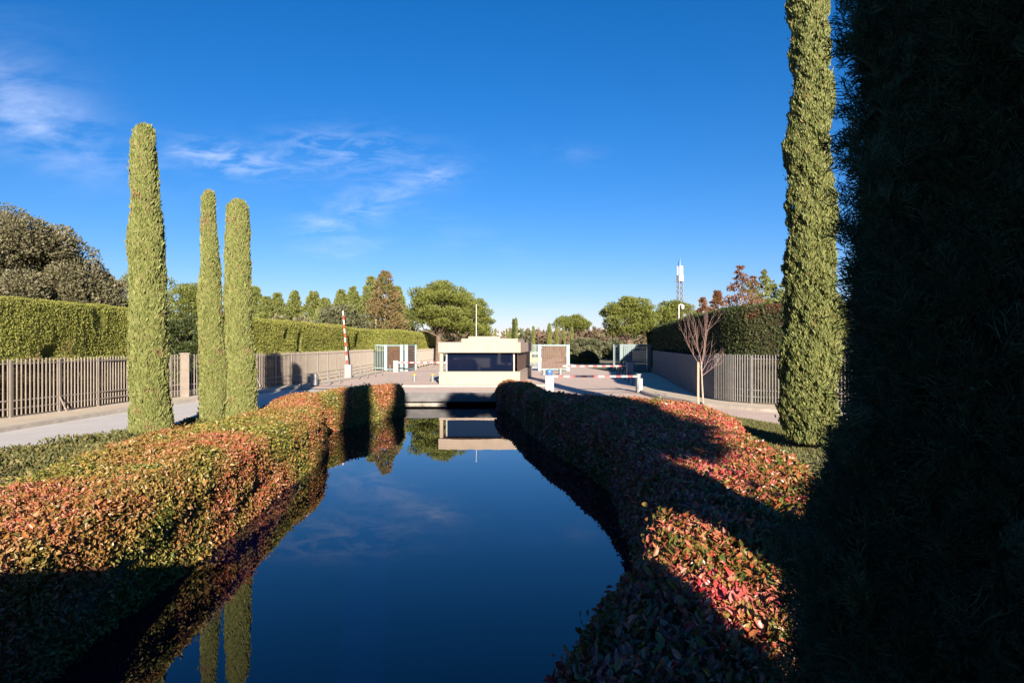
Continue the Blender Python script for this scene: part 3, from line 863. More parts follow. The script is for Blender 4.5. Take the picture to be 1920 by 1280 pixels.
def lat_bars(mb, a, b, z0, z1, nx, nz, fill):
    """pierced sheet between plan points a and b: wide vertical and horizontal strips that leave square holes"""
    a, b = np.array(a, float), np.array(b, float)
    L = np.linalg.norm(b-a); d = (b-a)/L
    up = (-d[1], d[0], 0)
    for i in range(nx+1):
        w = L/nx*fill
        p = a + d*(L*i/nx)
        mb.bar((p[0], p[1], z0), (p[0], p[1], z1), w, 0.014, 0, up)
    for j in range(nz+1):
        z = z0+(z1-z0)*j/nz
        mb.bar((a[0], a[1], z), (b[0], b[1], z), 0.02, (z1-z0)/nz*fill)

def gate(name, a, b, h, label, mat, sheet_mat, nx, wing=None, wing_label=None):
    """pierced-sheet gate leaf in a steel frame between plan points a and b"""
    a, b = np.array(a, float), np.array(b, float)
    root = empty(name, (a[0], a[1], 0), 0, label, 'gate')
    q = b-a; d = q/np.linalg.norm(q)
    for u in (0.0, 1.0):
        p = MB(); c = q*u
        p.bar((c[0], c[1], 0.0), (c[0], c[1], h), 0.34, 0.34); p.build('gate_post', M[mat], root)
    e0, e1 = d*0.19, q-d*0.19
    for z in (0.18, h-0.09):
        f = MB(); f.bar((e0[0], e0[1], z), (e1[0], e1[1], z), 0.12, 0.16); f.build('rail', M[mat], root)
    s = MB(); lat_bars(s, e0+d*0.12, e1-d*0.12, 0.34, h-0.24, nx, int(nx*(h-0.6)/max(1.0, np.linalg.norm(q)-0.6)), 0.62)
    s.build('pierced_sheet', M[sheet_mat], root)
    if wing is not None:
        w = np.array(wing, float)-a
        g = MB()
        g.bar((w[0], w[1], 0), (w[0], w[1], h), 0.2, 0.2)
        for z in (0.3, h-0.07): g.bar((w[0], w[1], z), (0, 0, z), 0.08, 0.12)
        for k in range(1, 9):
            c = w*(1-k/9); g.bar((c[0], c[1], 0.3), (c[0], c[1], h-0.1), 0.05, 0.05)
        g.build('side_wing', M[mat], root)
    return root

def barrier(name, loc, rz, length, label, lift=0.0, cab=(0.36, 0.30, 0.98), rest=True, stripes=11, arm_z=0.9, head=None, group='striped vehicle barriers'):
    root = empty(name, loc, rz, label, 'barrier', group)
    c = MB()
    w, d, h = cab
    c.box(-w/2, w/2, -d/2, d/2, 0.0, h-0.03)
    c.box(-w/2-0.015, w/2+0.015, -d/2-0.015, d/2+0.015, h-0.028, h+0.03)
    cb = c.build('cabinet', M['lilac'], root)
    dm = MB(); dm.box(-w*0.32, w*0.32, -d/2-0.012, -d/2+0.002, 0.12, h*0.62); dm.build('service_door', M['grey_paint'], cb)
    a = MB(); seg = length/stripes
    for i in range(stripes):
        a.box(i*seg, (i+1)*seg-0.002, -0.03, 0.03, -0.055, 0.055, i % 2)
    a.box(length, length+0.02, -0.034, 0.034, -0.06, 0.06, 1)
    arm = a.build('arm', [M['white'], M['red']], root)
    arm.location = (w/2*0.6 if not lift else 0.0, -d/2-0.045, arm_z); arm.rotation_euler = (0, -lift, 0)
    if rest:
        s = MB(); s.box(length+0.05, length+0.25, -d/2-0.1, d/2-0.05, 0, 1.05); s.box(length+0.02, length+0.28, -d/2-0.13, d/2-0.02, 1.052, 1.10)
        s.box(length+0.30, length+0.42, -0.05, 0.12, 0, 0.82)
        s.build('rest_post', M['lilac'], root)
    if head:
        hb = MB(); hb.lathe([(0.0, h+0.032), (0.16, h+0.04), (0.2, h+0.2), (0.18, h+0.34), (0.0, h+0.38)], 0, 0, 14); hb.build('signal_lamp', M[head], root)
    return root

ORD = ['first', 'second', 'third', 'fourth', 'fifth', 'sixth', 'seventh', 'eighth', 'ninth', 'tenth', 'eleventh', 'twelfth']
def bollards():
    p = empty('bollard', (0, 0, 0), 0, None, 'bollard')
    m = MB(); m.lathe([(0.045, 0.0), (0.045, 0.74), (0.032, 0.78), (0.0, 0.79)], 0, 0, 12); m.build('post', M['post_grey'], p)
    m = MB(); m.lathe([(0.08, 0.0), (0.08, 0.02), (0.046, 0.03)], 0, 0, 12); m.build('base_plate', M['steel'], p)
    px = [(565, 728, 0.12), (617, 719, .12), (637, 716, .12), (673, 708.5, .12), (689, 706.5, .12), (704, 703.5, .12), (717, 701, .12), (731, 697.5, .0)]
    for i, (x, y, z) in enumerate(px):
        o = p if i == 0 else copy_tree(p)
        Y = 1280*(EYE-z)/(y-645)
        place(o, ((x-960)/1280*Y, Y, z), 0, None, 'thin grey post, %s from the road end of the row along the pale screened fence' % ORD[i], 'thin posts along the road edge')
    for i, (x, y) in enumerate([(732, 717.5), (752, 720.5)]):
        o = copy_tree(p); Y = 1280*EYE/(y-645)
        place(o, ((x-960)/1280*Y, Y, 0.0), 0, (0.8, 0.8, 1.25), ['slim grey post behind the orange hedge, farther from the yellow-topped bollards', 'slim grey post behind the orange hedge, nearer to the yellow-topped bollards'][i], 'slim posts on the paving')
    for i in range(7):
        o = copy_tree(p); Y = 80+i*3.6
        place(o, (-9.9+0.35*i, Y, 0.0), 0, None, 'small distant post, %s along the road edge beyond the gate with horizontal barrier' % ORD[i], 'posts beyond the gate')
    d = copy_tree(p)
    for c in d.children:
        if c.name.startswith('post'):
            c.data = c.data.copy(); c.data.materials[0] = M['dark_post']
    for i in range(7):
        o = d if i == 0 else copy_tree(d)
        Y = 44+i*3.3
        place(o, (8.05+0.14*i+ (Y-44)*0.045, Y, 0.0), 0, (1.2, 1.2, 1.15), 'dark post, %s from the barrier in the shaded row by the entry lane' % ORD[i], 'dark posts beside the entry lane')
    b = empty('parking_bollard', (0, 0, 0), 0, None, 'bollard')
    m = MB(); m.lathe([(0.125, 0.0), (0.125, 0.47), (0.0, 0.472)], 0, 0, 18); m.build('body', M['steel'], b)
    m = MB(); m.lathe([(0.0, 0.474), (0.15, 0.474), (0.155, 0.5), (0.13, 0.545), (0.0, 0.55)], 0, 0, 18); m.build('cap', M['yellow'], b)
    for i, (x, y, l) in enumerate([(777, 715, 'squat steel bollard with yellow cap, farther from the gatehouse'), (811, 715, 'squat steel bollard with yellow cap, right beside the gatehouse wall')]):
        o = b if i == 0 else copy_tree(b); Y = 1280*(EYE-0.1)/(y-645)
        place(o, ((x-960)/1280*Y, Y, 0.1), 0, None, l, 'yellow-capped bollards')
    # broad low bollards beside the right lane
    for i, (x, y) in enumerate([(1020, 705), (1051, 702)]):
        o = copy_tree(b); Y = 1280*EYE/(y-645)
        for c in o.children:
            if c.name.startswith('cap'): c.data = c.data.copy(); c.data.materials[0] = M['kerb']
        place(o, ((x-960)/1280*Y, Y, 0.0), 0, (1.5, 1.5, 1.1), ['stubby grey bollard in front of the brown gate sheet, nearer the gatehouse', 'stubby grey bollard in front of the brown gate sheet, by the gate post'][i], 'stubby bollards before the gate')

def lattice_tower():
    Y = 110; X = (1275-960)/1280*Y
    r = empty('mast', (X, Y, 0), 0.3, 'lattice communications mast with white panels and blue tip above the pines', 'mast')
    zt = EYE+(645-527)/1280*Y
    m = MB()
    for sx, sy in ((-1, -1), (1, -1), (1, 1), (-1, 1)):
        m.tube([(sx*0.5, sy*0.5, 0), (sx*0.36, sy*0.36, zt)], [0.07, 0.06], 6)
    n = 15
    for i in range(n):
        z0, z1 = zt*i/n, zt*(i+1)/n
        w0, w1 = 0.5-0.14*i/n, 0.5-0.14*(i+1)/n
        for (ax, ay), (bx, by) in (((-1, -1), (1, -1)), ((1, -1), (1, 1)), ((1, 1), (-1, 1)), ((-1, 1), (-1, -1))):
            m.bar((ax*w0, ay*w0, z0), (bx*w1, by*w1, z1), 0.045, 0.045)
            m.bar((ax*w1, ay*w1, z1), (bx*w1, by*w1, z1), 0.045, 0.045)
    m.build('lattice_frame', M['post_grey'], r)
    h2 = EYE+(645-499)/1280*Y
    b = MB(); b.box(-0.42, 0.42, -0.42, 0.42, zt, zt+0.9)
    b.build('equipment_box', M['white'], r)
    for k in range(3):
        p = MB(); a = k*2.094+0.5
        p.bar((0.36*math.cos(a), 0.36*math.sin(a), zt+0.95), (0.36*math.cos(a), 0.36*math.sin(a), h2), 0.6, 0.16, 0, (math.cos(a), math.sin(a), 0))
        p.build('antenna_panel', M['white'], r)
    q = MB(); q.tube([(0, 0, zt+0.9), (0, 0, h2+0.3)], [0.09, 0.09], 8); q.box(-1.0, 1.0, -0.08, 0.08, zt-0.1, zt-0.02); q.build('centre_pole', M['post_grey'], r)
    z2 = EYE+(645-483)/1280*Y
    t = MB(); t.lathe([(0.42, h2), (0.3, h2+0.5), (0.06, z2)], 0, 0, 8); t.build('tip', M['blue_paint'], r)

def camera_pole():
    Y = 62; X = (1273-960)/1280*Y
    r = empty('camera_pole', (X, Y, 0), 0, 'white pole with dome security camera rising above the dark hedge', 'security camera')
    zt = EYE+(645-571)/1280*Y
    m = MB(); m.tube([(0, 0, 0), (0, 0, zt)], [0.07, 0.05], 10); m.tube([(0, 0, zt-0.05), (0.1, 0, zt+0.02), (0.32, 0, zt)], [0.045, 0.045, 0.04], 8); m.build('pole', M['white'], r)
    d = MB(); d.lathe([(0.0, zt), (0.14, zt-0.03), (0.16, zt-0.2), (0.13, zt-0.38), (0.0, zt-0.45)], 0.34, 0, 14); d.build('dome_camera', M['white'], r, True)

def flagpole():
    Y = 62; X = (893-960)/1280*Y
    r = empty('flagpole', (X, Y, 0), 0, 'slender bare white flagpole standing behind the gatehouse roof', 'flagpole')
    zt = EYE+(645-573)/1280*Y
    m = MB(); m.tube([(0, 0, 0), (0, 0, zt*0.5), (0, 0, zt)], [0.055, 0.045, 0.03], 10); m.build('pole', M['white'], r)
    m = MB(); m.lathe([(0, zt), (0.06, zt+0.03), (0.06, zt+0.09), (0, zt+0.12)], 0, 0, 10); m.build('finial', M['white'], r)
    m = MB(); m.box(-0.2, 0.2, -0.2, 0.2, 0, 0.15); m.build('footing', M['concrete'], r)

def sapling():
    Y = 31.6; X = (1314-960)/1280*Y
    r = empty('sapling', (X+0.08, Y, 0.12), 0, 'young bare tree with reddish twigs tied to a wooden stake', 'tree')
    t = MB(); t.tube([(0.03, 0, 0), (-0.02, 0, 0.9), (-0.06, 0, 1.9)], [0.045, 0.038, 0.03], 8); t.build('trunk', M['pale_bark'], r)
    b = MB()
    def grow(p, d, L, rad, depth):
        n = 4; pts = [np.array(p)]
        for i in range(n):
            d = unit(d + rng.normal(size=3)*0.10 + np.array((0, 0, 0.10)))
            pts.append(pts[-1]+d*L/n)
        b.tube(pts, np.linspace(rad, rad*0.45, n+1), 5)
        if depth:
            for i in range(1, n+1):
                for k in range(2 if rng.random() < 0.45 else 1):
                    a = unit(d + rng.normal(size=3)*0.48 + np.array((0, 0, 0.15)))
                    grow(pts[i], a, L*rng.uniform(0.32, 0.6), rad*0.45, depth-1)
    for k, (dx, dz, z, L) in enumerate([(-0.5, 0.85, 1.5, 1.9), (0.8, 0.6, 1.45, 1.35), (-0.35, 1.0, 1.7, 2.2), (0.35, 1.0, 1.75, 2.1), (0.0, 1.0, 1.85, 2.3), (-0.6, 1.0, 1.85, 1.9), (0.65, 0.45, 1.25, 1.3), (0.55, 1.0, 1.85, 1.7)]):
        grow((-0.04, 0, z), unit(np.array((dx, rng.normal()*0.45, dz))), L*0.9, 0.015, 2)
    for i in range(len(b.v)): b.v[i] = b.v[i]*np.array((0.82, 0.82, 1.0), dtype=np.float32)
    b.build('branches', M['red_twig'], r)
    s = empty('tree_stake', (X-0.15, Y-0.1, 0.12), 0, 'pale round wooden stake supporting the bare sapling', 'stake')
    m = MB(); m.tube([(0, 0, -0.1), (0.0, 0, 1.9)], [0.05, 0.05], 10); m.build('stake_pole', M['stake'], s)
    m = MB(); m.bar((-0.04, 0.05, 1.55), (0.24, 0.12, 1.55), 0.03, 0.05); m.build('tie', M['black'], s)

def van():
    Y = 88
    r = empty('van', (3.05, Y, 0), 0.05, 'yellow van with dark rear window seen through the gate', 'van')
    b = MB()
    prof = [(-0.72, 0.35), (0.72, 0.35), (0.78, 0.9), (0.66, 1.62), (0.5, 1.72), (-0.5, 1.72), (-0.66, 1.62), (-0.78, 0.9)]
    n = len(prof)
    v = [(x, 0, z) for x, z in prof] + [(x, 3.7, z) for x, z in prof]
    b.add(v, [(i, (i+1) % n, n+(i+1) % n, n+i) for i in range(n)]); b.add(v, [tuple(range(n-1, -1, -1))]); b.add(v, [tuple(range(n, 2*n))])
    b.build('body', M['yellow'], r)
    m = MB(); m.box(-0.58, 0.58, -0.015, 0.003, 1.12, 1.55); m.build('rear_window', M['glass'], r)
    m = MB(); m.box(-0.5, 0.5, 0.1, 3.4, 1.722, 1.78); m.build('roof', M['white'], r)
    m = MB(); m.box(-0.74, 0.74, -0.08, 0.0, 0.38, 0.55); m.build('bumper', M['black'], r)
    for sx in (-1, 1):
        m = MB(); m.box(sx*0.68-0.05, sx*0.68+0.05, -0.018, 0.003, 0.75, 1.05); m.build('tail_light', M['red'], r)
        for y in (0.7, 2.9):
            w = MB(); w.tube([(sx*0.58, y, 0.3), (sx*0.76, y, 0.3)], [0.3, 0.3], 16); w.build('wheel', M['tyre'], r)

def house(name, loc, w, d, h, label, rz=0.0):
    r = empty(name, loc, rz, label, 'house', 'white houses on the far ridge')
    m = MB(); m.box(-w/2, w/2, -d/2, d/2, 0, h); m.build('wall', M['white'], r)
    m = MB(); m.box(-w/2-0.3, w/2+0.3, -d/2-0.3, d/2+0.3, h+0.002, h+0.35); m.build('roof', M['tile'], r)
    k = max(2, int(w/4))
    for i in range(k):
        x = -w/2+w*(i+0.5)/k
        m = MB(); m.box(x-0.6, x+0.6, -d/2-0.06, -d/2+0.02, h*0.35, h*0.75); m.build('window', M['glass'], r)

def shade_blocker():  # unseen wall with deck and piers, added to shadow the near hedge
    r = empty('added_shade_wall', (0, -1.3, 0), 0, 'unseen shadow caster added as a solid parapet behind the viewpoint', 'bridge')
    d = MB(); d.box(-30, -2.0, -5.0, -1.002, 1.2, 1.6); d.build('deck', M['concrete'], r)
    p = MB(); p.box(-30, -2.0, -1.0, -0.7, 0.9, 3.24); p.build('blocker', M['concrete'], r)
    for x in (-24, -9.0, -2.6):
        a = MB(); a.box(x-0.5, x+0.5, -4.8, -0.9, -1.5, 1.2); a.build('pier', M['concrete'], r)

# ------------------------------------------------------------------ assemble
ground(); roads(); bridge()
pond_hedge('flowering_hedge', l_in, l_out, 3.0, 35.5, 0.78, 'long clipped orange and green hedge along the sunlit side of the pond', M['pond_leaf'], 330000, near=True, seed=1, fine=0.8)
pond_hedge('flowering_hedge', r_in, r_out, 3.0, 37.4, 0.75, 'clipped red and green hedge along the shaded side of the pond', M['near_leaf'], 230000, near=True, seed=2)
dome_bush('ball_shrub', (-0.15, 37.6, -0.02), 0.75, 0.86, 2600, 0.075, M['pond_leaf'], 'round orange clipped shrub where the shaded hedge meets the bridge', 'shrub')

sweep_hedge('tall_hedge', [(-22.2, 14), (-20.5, 20), (-19.35, 25.3), (-18.95, 29), (-18.85, 32.3), (-18.5, 34.2)], 4.58, 1.8, 130000, M['clip_leaf'],
    'tall yellow-green clipped hedge behind the railings beside the grey oak', seed=4, dents=[(-18.85, 31.0, 4.0, 0.35, 0.5, 0.45), (-19.0, 28.2, 2.5, 0.5, 0.3, 0.3)], leaf=0.07, back=-1)
sweep_hedge('tall_hedge', [(-16.3, 40.0), (-15.5, 46), (-15.1, 50), (-14.9, 56), (-15.0, 64), (-15.1, 71), (-12.8, 76.5), (-12.2, 90), (-11.9, 112)], 4.4, 2.0, 190000, M['clip_leaf'],
    'long yellow-green clipped hedge with dark hollows behind the screened fence', seed=9,
    dents=[(-15.2, 48.8, 2.9, 0.5, 0.75, 1.0), (-15.0, 66.5, 3.2, 0.8, 0.7, 0.9), (-12.3, 88.0, 3.2, 0.8, 0.5, 0.7), (-15.4, 46.6, 3.5, 0.5, 0.4, 0.35)], leaf=0.07)
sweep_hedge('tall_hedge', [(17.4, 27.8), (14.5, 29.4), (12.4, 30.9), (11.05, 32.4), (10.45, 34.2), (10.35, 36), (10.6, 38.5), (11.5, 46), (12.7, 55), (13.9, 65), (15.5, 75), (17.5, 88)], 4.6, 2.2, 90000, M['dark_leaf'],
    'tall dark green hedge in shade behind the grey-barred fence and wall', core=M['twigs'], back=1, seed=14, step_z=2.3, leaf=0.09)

railing('iron_fence', L_FENCE, 'long pale vertical-bar fence along the road in front of the tall hedges', screen=lambda q: q[1] > 45.5, z1=2.3)
railing('iron_fence', [(-11.3, 76), (-11.2, 90), (-11.0, 110)], 'pale screened fence farther back, between the brown gate and the gatehouse', screen=lambda q: True)
railing('iron_fence', [(17, 27.3), (14.2, 28.9), (12.06, 30.4), (10.6, 32.0), (9.95, 33.6)], 'grey vertical-bar fence below the dark hedge behind the bare sapling', z1=2.36, mat='fence_grey', pitch=0.135)
def retaining_wall():
    p = smooth_path([(9.95, 33.65), (9.85, 36), (10.1, 38.5), (11.0, 46), (12.2, 55), (13.4, 65)], 0.6)
    mb = MB()
    q = np.array((0.25, 0.0))
    P = np.stack([np.column_stack([p, np.full(len(p), 0.0)]), np.column_stack([p, np.full(len(p), 2.25)]), np.column_stack([p+q, np.full(len(p), 2.25)]), np.column_stack([p+q, np.full(len(p), 0.0)])], 1)
    mb.grid(P)
    for e in (0, -1): mb.add(P[e], [(0, 1, 2, 3)])
    tag(mb.build('boundary_wall', M['wall_grey']), 'grey rendered wall below the dark hedge, next to the dark gate', 'wall')
retaining_wall()
def gate_pillar():
    r = empty('gate_pillar', (-17.05, 35.6, 0.1), 0.4, 'square stone pillar in the railings between the cypresses', 'pillar')
    m = MB(); m.box(-0.2, 0.2, -0.2, 0.2, 0, 2.22); m.build('shaft', M['pillar_stone'], r)
    m = MB(); m.box(-0.23, 0.23, -0.23, 0.23, 2.222, 2.3); m.build('cap', M['pillar_stone'], r)
gate_pillar()
booth()
gate('swing_gate', (-14.3+0.9, 72.5), (-11.55, 71.6), 2.8, 'open brown pierced gate in pale green frame near the raised barrier', 'gate_teal', 'gate_brown', 9, wing=(-15.0, 72.6))
gate('swing_gate', (-11.1, 71.8), (-10.7, 75.5), 2.8, 'second brown gate leaf turned edge-on beside the horizontal barrier', 'gate_teal', 'gate_brown', 10)
gate('swing_gate', (2.95, 73.0), (5.95, 72.6), 2.82, 'brown pierced gate in pale green frame beside the yellow van', 'gate_teal', 'gate_brown', 11, wing=(1.7, 73.4))
gate('swing_gate', (11.2, 70.0), (14.0, 69.8), 2.85, 'dark shaded pierced gate next to the grey wall', 'gate_dark', 'gate_dark', 11, wing=(10.7, 71.5))
barrier('vehicle_barrier', (2.22, 40.5, 0), 0, 5.1, 'lowered red and white barrier nearest the pond with blue lamp on its cabinet', head='blue_paint', cab=(0.5, 0.45, 0.98), arm_z=0.95, stripes=15)
barrier('vehicle_barrier', (10.35, 60, 0), math.pi, 5.7, 'lowered striped barrier farther up the entry lane', rest=False, cab=(0.55, 0.4, 1.2), arm_z=0.92, stripes=15)
barrier('vehicle_barrier', (-13.3, 55.5, 0.1), math.radians(-4), 4.7, 'upright raised striped barrier arm in front of the tall hedge', lift=math.radians(94.5), rest=False, cab=(0.52, 0.4, 1.05), arm_z=0.75, stripes=13)
barrier('vehicle_barrier', (-11.8, 69.5, 0), 0, 5.0, 'lowered striped barrier between the brown gate and the gatehouse', rest=False, cab=(0.5, 0.45, 1.15), arm_z=0.98, stripes=15)
def meter_box():
    r = empty('control_cabinet', (-13.35, 46.0, 0.1), 0, 'grey control cabinet by the kerb beside the thin posts', 'cabinet')
    m = MB(); m.box(-0.2, 0.2, -0.18, 0.18, 0, 0.72); m.build('cabinet_body', M['lilac'], r)
    m = MB(); m.box(-0.22, 0.22, -0.2, 0.2, 0.722, 0.76); m.build('lid', M['grey_paint'], r)
    m = MB(); m.box(-0.15, 0.15, -0.192, -0.18, 0.1, 0.62); m.build('door', M['grey_paint'], r)
meter_box()
bollards(); lattice_tower(); camera_pole(); flagpole(); sapling(); van()

# cypresses by the road
cypress('cypress', (-10.9, 20.6, 0), 9.4, 0.55, 60000, M['cypress_leaf'], 'tallest sunlit column cypress beside the road, standing alone', 'sunlit cypresses by the road', base=1.0, top=0.52, lean=(-0.22, 0), seed=21)
cypress('cypress', (-10.62, 24.2, 0), 8.25, 0.41, 44000, M['cypress_leaf'], 'slimmer cypress of the sunlit pair, next to the lone tall one', 'sunlit cypresses by the road', base=1.0, top=0.52, lean=(-0.15, 0), seed=22)
cypress('cypress', (-9.85, 24.7, 0), 8.0, 0.54, 46000, M['cypress_leaf'], 'blunt-topped cypress of the sunlit pair, nearer the orange hedge', 'sunlit cypresses by the road', base=1.0, top=0.58, lean=(-0.1, 0), seed=23)
cypress('cypress', (8.14, 18.6, 0), 16.0, 0.70, 150000, M['loose_cypress_leaf'], 'tall ragged cypress reaching out of view above the red hedge', None, top=0.45, lumps=0.06, leaf=0.062, loose=0.11, seed=24)
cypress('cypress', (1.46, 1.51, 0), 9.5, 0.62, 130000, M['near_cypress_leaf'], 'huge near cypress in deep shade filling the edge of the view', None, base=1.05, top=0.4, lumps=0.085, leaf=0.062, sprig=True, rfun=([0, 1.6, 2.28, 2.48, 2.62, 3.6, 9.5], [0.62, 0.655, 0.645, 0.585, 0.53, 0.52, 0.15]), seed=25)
# the rest of the same row of cypresses, beside and behind the viewpoint: they shade the hedge; the farthest back is added to block skylight
tall = cypress('cypress', (2.05, -2.0, 0), 11.5, 0.80, 16000, M['loose_cypress_leaf'], 'cypress behind the viewpoint shading the near one', 'cypresses behind the viewpoint', leaf=0.14, seed=26, top=0.5)
for (x, y, s, lab) in ((3.98, 1.0, 0.76, 'cypress beside the viewpoint by the hedge bend'), (-0.8, -3.6, 0.95, 'cypress behind the viewpoint nearest the pond'),
                       (1.2, -3.6, 0.75, 'cypress behind the viewpoint, second from the pond'), (2.7, -5.3, 0.8, 'added cypress behind the viewpoint farthest back, blocking skylight')):
    place(copy_tree(tall), (x, y, 0), x, (s, s, 1.13 if y == -3.6 else 0.95), lab)
shade_blocker()
broad_tree('holm_oak', (5.25, -5.0, 0), 13.5, 10.2, 6.5, 140, 330, 0.24, M['grey_bush_leaf'], 'tall round-headed oak behind the viewpoint, crown shaped to shade the red hedge', None, zlo=0.505, cl=0.09, shape=lambda u: math.sqrt(max(0.02, 1-(2*u-1)**2)))  # unseen tree, its crown shaped to throw the shade on the hedge

# background trees
broad_tree('holm_oak', (-29.6, 41, 0), 10.8, 9.5, 9, 120, 950, 0.125, M['oak_leaf'], 'big grey-green oak rising above the tall hedge', zlo=0.1, cl=0.12)
broad_tree('holm_oak', (-27.6, 43, 0), 9.6, 6.5, 7, 80, 800, 0.12, M['oak_leaf'], 'rounded grey-green oak next to the lone tall cypress', zlo=0.1, cl=0.15)
stone_pine('stone_pine', (-31.0, 58, 0), 9.0, 9.0, 2.2, 60, 260, 'green pine showing between the grey oak and the lone cypress', leaf=0.2)
stone_pine('stone_pine', (-27.5, 58, 0), 8.0, 7.5, 1.2, 70, 260, 'green pine seen between the sunlit cypresses', leaf=0.2)
broad_tree('dark_shrub', (-23.2, 48, 0), 4.9, 6.0, 5, 30, 400, 0.14, M['dark_leaf'], 'dark rounded evergreen in the gap between the two tall hedges', zlo=0.05)
spots = [(478, 541, 82, 6.5, 'c'), (520, 553, 86, 6.0, 'c'), (552, 549, 90, 5.5, 'c'), (588, 549, 88, 6.5, 'c'), (640, 546, 90, 6.0, 'c'), (662, 541, 94, 6, 'c'), (696, 522, 96, 7.5, 'c'), (745, 540, 98, 6.5, 'c'), (500, 560, 78, 6, 'c'), (610, 563, 84, 6, 'c')]
labs = ['spiky green conifer next to the sunlit cypress pair', 'green conifer, second in the row from the sunlit cypresses', 'green conifer, third in the row from the sunlit cypresses', 'pointed conifer midway along the row behind the long hedge', 'pointed conifer behind the raised barrier arm', 'conifer right of the raised barrier tip', 'tall dark conifer just behind the browning tree', 'conifer squeezed between the browning tree and the big pine', 'low conifer in front of the row by the cypress pair', 'low conifer in front of the row near the grey bush']
for (px, py, Y, w, k), lab in zip(spots, labs):
    conifer('conifer', ((px-960)/1280*Y, Y, 0), EYE+(645-py)/1280*Y, w*1.4, 480, 20, 0.24, M['conifer_leaf'], lab, 'green conifers behind the long hedge', power=1.0)
conifer('conifer', ((722-960)/1280*86, 86, 0), EYE+(645-511)/1280*86, 8.6, 420, 26, 0.22, M['brown_conifer_leaf'], 'browning conifer with bare pale stems beside the big pine', None, trunks=3, bare=0.2, power=0.75)
broad_tree('grey_bush', ((640-960)/1280*80, 80, 0), 7.0, 7.0, 6, 34, 260, 0.26, M['grey_bush_leaf'], 'rounded grey-green tree behind the raised barrier arm', cl=0.16)
broad_tree('grey_bush', ((545-960)/1280*76, 76, 0), 5.9, 8.0, 6, 30, 240, 0.26, M['oak_leaf'], 'low brownish tree topping the long hedge', cl=0.16)
stone_pine('stone_pine', ((822-960)/1280*92, 92, 0), EYE+(645-524)/1280*92, 9.6, 4.0, 110, 190, 'big stone pine with bent trunk beside the gatehouse', 'stone pines along the avenue', leaf=0.32, trunk_r=0.42)
for i, (px, py, Y, w, lab) in enumerate([(858, 545, 108, 9.5, 'stone pine directly behind the big one by the gatehouse'), (880, 552, 124, 9.0, 'third stone pine of the avenue, behind the flagpole'), (893, 572, 142, 8.5, 'farthest stone pine of the avenue behind the flagpole')]):
    stone_pine('stone_pine', ((px-960)/1280*Y, Y, 0), EYE+(645-py)/1280*Y, w, 3.0, 80, 150, lab, 'stone pines along the avenue', leaf=0.36)
stone_pine('stone_pine', ((1180-960)/1280*82, 82, 0), EYE+(645-556)/1280*82, 8.2, 3.4, 95, 190, 'broad stone pine behind the dark gate', None, leaf=0.28, trunk_r=0.36)
stone_pine('stone_pine', ((1262-960)/1280*100, 100, 0), EYE+(645-563)/1280*100, 8.5, 4.2, 60, 170, 'smaller stone pine below the communications mast', None, leaf=0.32)
stone_pine('stone_pine', ((1073-960)/1280*150, 150, 0), EYE+(645-590)/1280*150, 9.4, 5.6, 70, 150, 'umbrella-shaped pine standing alone on the far lawn', None, leaf=0.36, dome=0.3)
far_cyp = [(929, 617, 180, 0.55, 'tiny distant cypress above the gatehouse roof, by the pines'), (950, 617, 190, 0.5, 'thin far cypress above the gatehouse, first of two small ones'), (956, 620, 190, 0.5, 'thin far cypress above the gatehouse, second of two small ones'), (963, 599, 130, 0.42, 'shadowed cypress of the close pair above the gatehouse'), (967.5, 597, 131, 0.5, 'sunlit cypress of the close pair above the gatehouse'),
           (1000, 613, 140, 0.5, 'far cypress just past the gatehouse corner'), (1030, 607, 140, 0.8, 'first and widest of four cypresses below the umbrella pine'), (1044, 611, 140, 0.5, 'second of four cypresses below the umbrella pine'), (1057, 613, 140, 0.5, 'third of four cypresses below the umbrella pine'), (1072, 614, 132, 0.55, 'last of four cypresses below the umbrella pine')]
for i, (px, py, Y, rr, lab) in enumerate(far_cyp):
    cypress('cypress', ((px-960)/1280*Y, Y, 0), EYE+(645-py)/1280*Y, rr*0.8, 2600, M['dark_leaf'] if px == 963 else M['conifer_leaf'], lab, 'distant cypresses', leaf=0.17, top=0.4, seed=40+i)  # dark leaves put the shadow on one cypress into its colour
for i, (px, py, Y, w, lab) in enumerate([(1345, 548, 70, 5, 'small reddish conifer next to the sapling top'), (1388, 500, 78, 8, 'tallest reddish conifer above the dark hedge'), (1412, 520, 82, 6.5, 'reddish green conifer beside the tallest one'), (1432, 508, 84, 5, 'narrow green spire conifer above the dark hedge'), (1446, 522, 86, 6, 'green conifer next to the narrow spire'), (1470, 530, 84, 7, 'green conifer half hidden by the ragged cypress'), (1318, 560, 76, 4, 'thin reddish tree by the mast side of the dark hedge')]):
    conifer('conifer', ((px-960)/1280*Y, Y, 0), EYE+(645-py)/1280*Y, w*1.1, 260, 14, 0.19, M['red_conifer_leaf'] if i in (0, 1, 2, 6) else M['conifer_leaf'], lab, 'conifers above the dark hedge', power=0.9, bare=0.1)
conifer('conifer', ((1500-960)/1280*70, 70, 0), 8.2, 12, 150, 40, 0.32, M['conifer_leaf'], 'broad olive conifer behind the ragged cypress', 'conifers above the dark hedge', power=0.5)
for i, (px, py, Y, w, lab) in enumerate([(1096, 634, 120, 6.5, 'grey-green oak behind the clipped dome on the far lawn'), (1150, 640, 125, 6.5, 'grey-green oak between the far pool and the dark gate'), (1118, 642, 180, 9, 'dull oak farther out past the far lawn')]):
    broad_tree('holm_oak', ((px-960)/1280*Y, Y, 0), EYE+(645-py)/1280*Y, w, w, 30, 150, 0.34, M['grey_bush_leaf'], lab, None, zlo=0.12, cl=0.17)
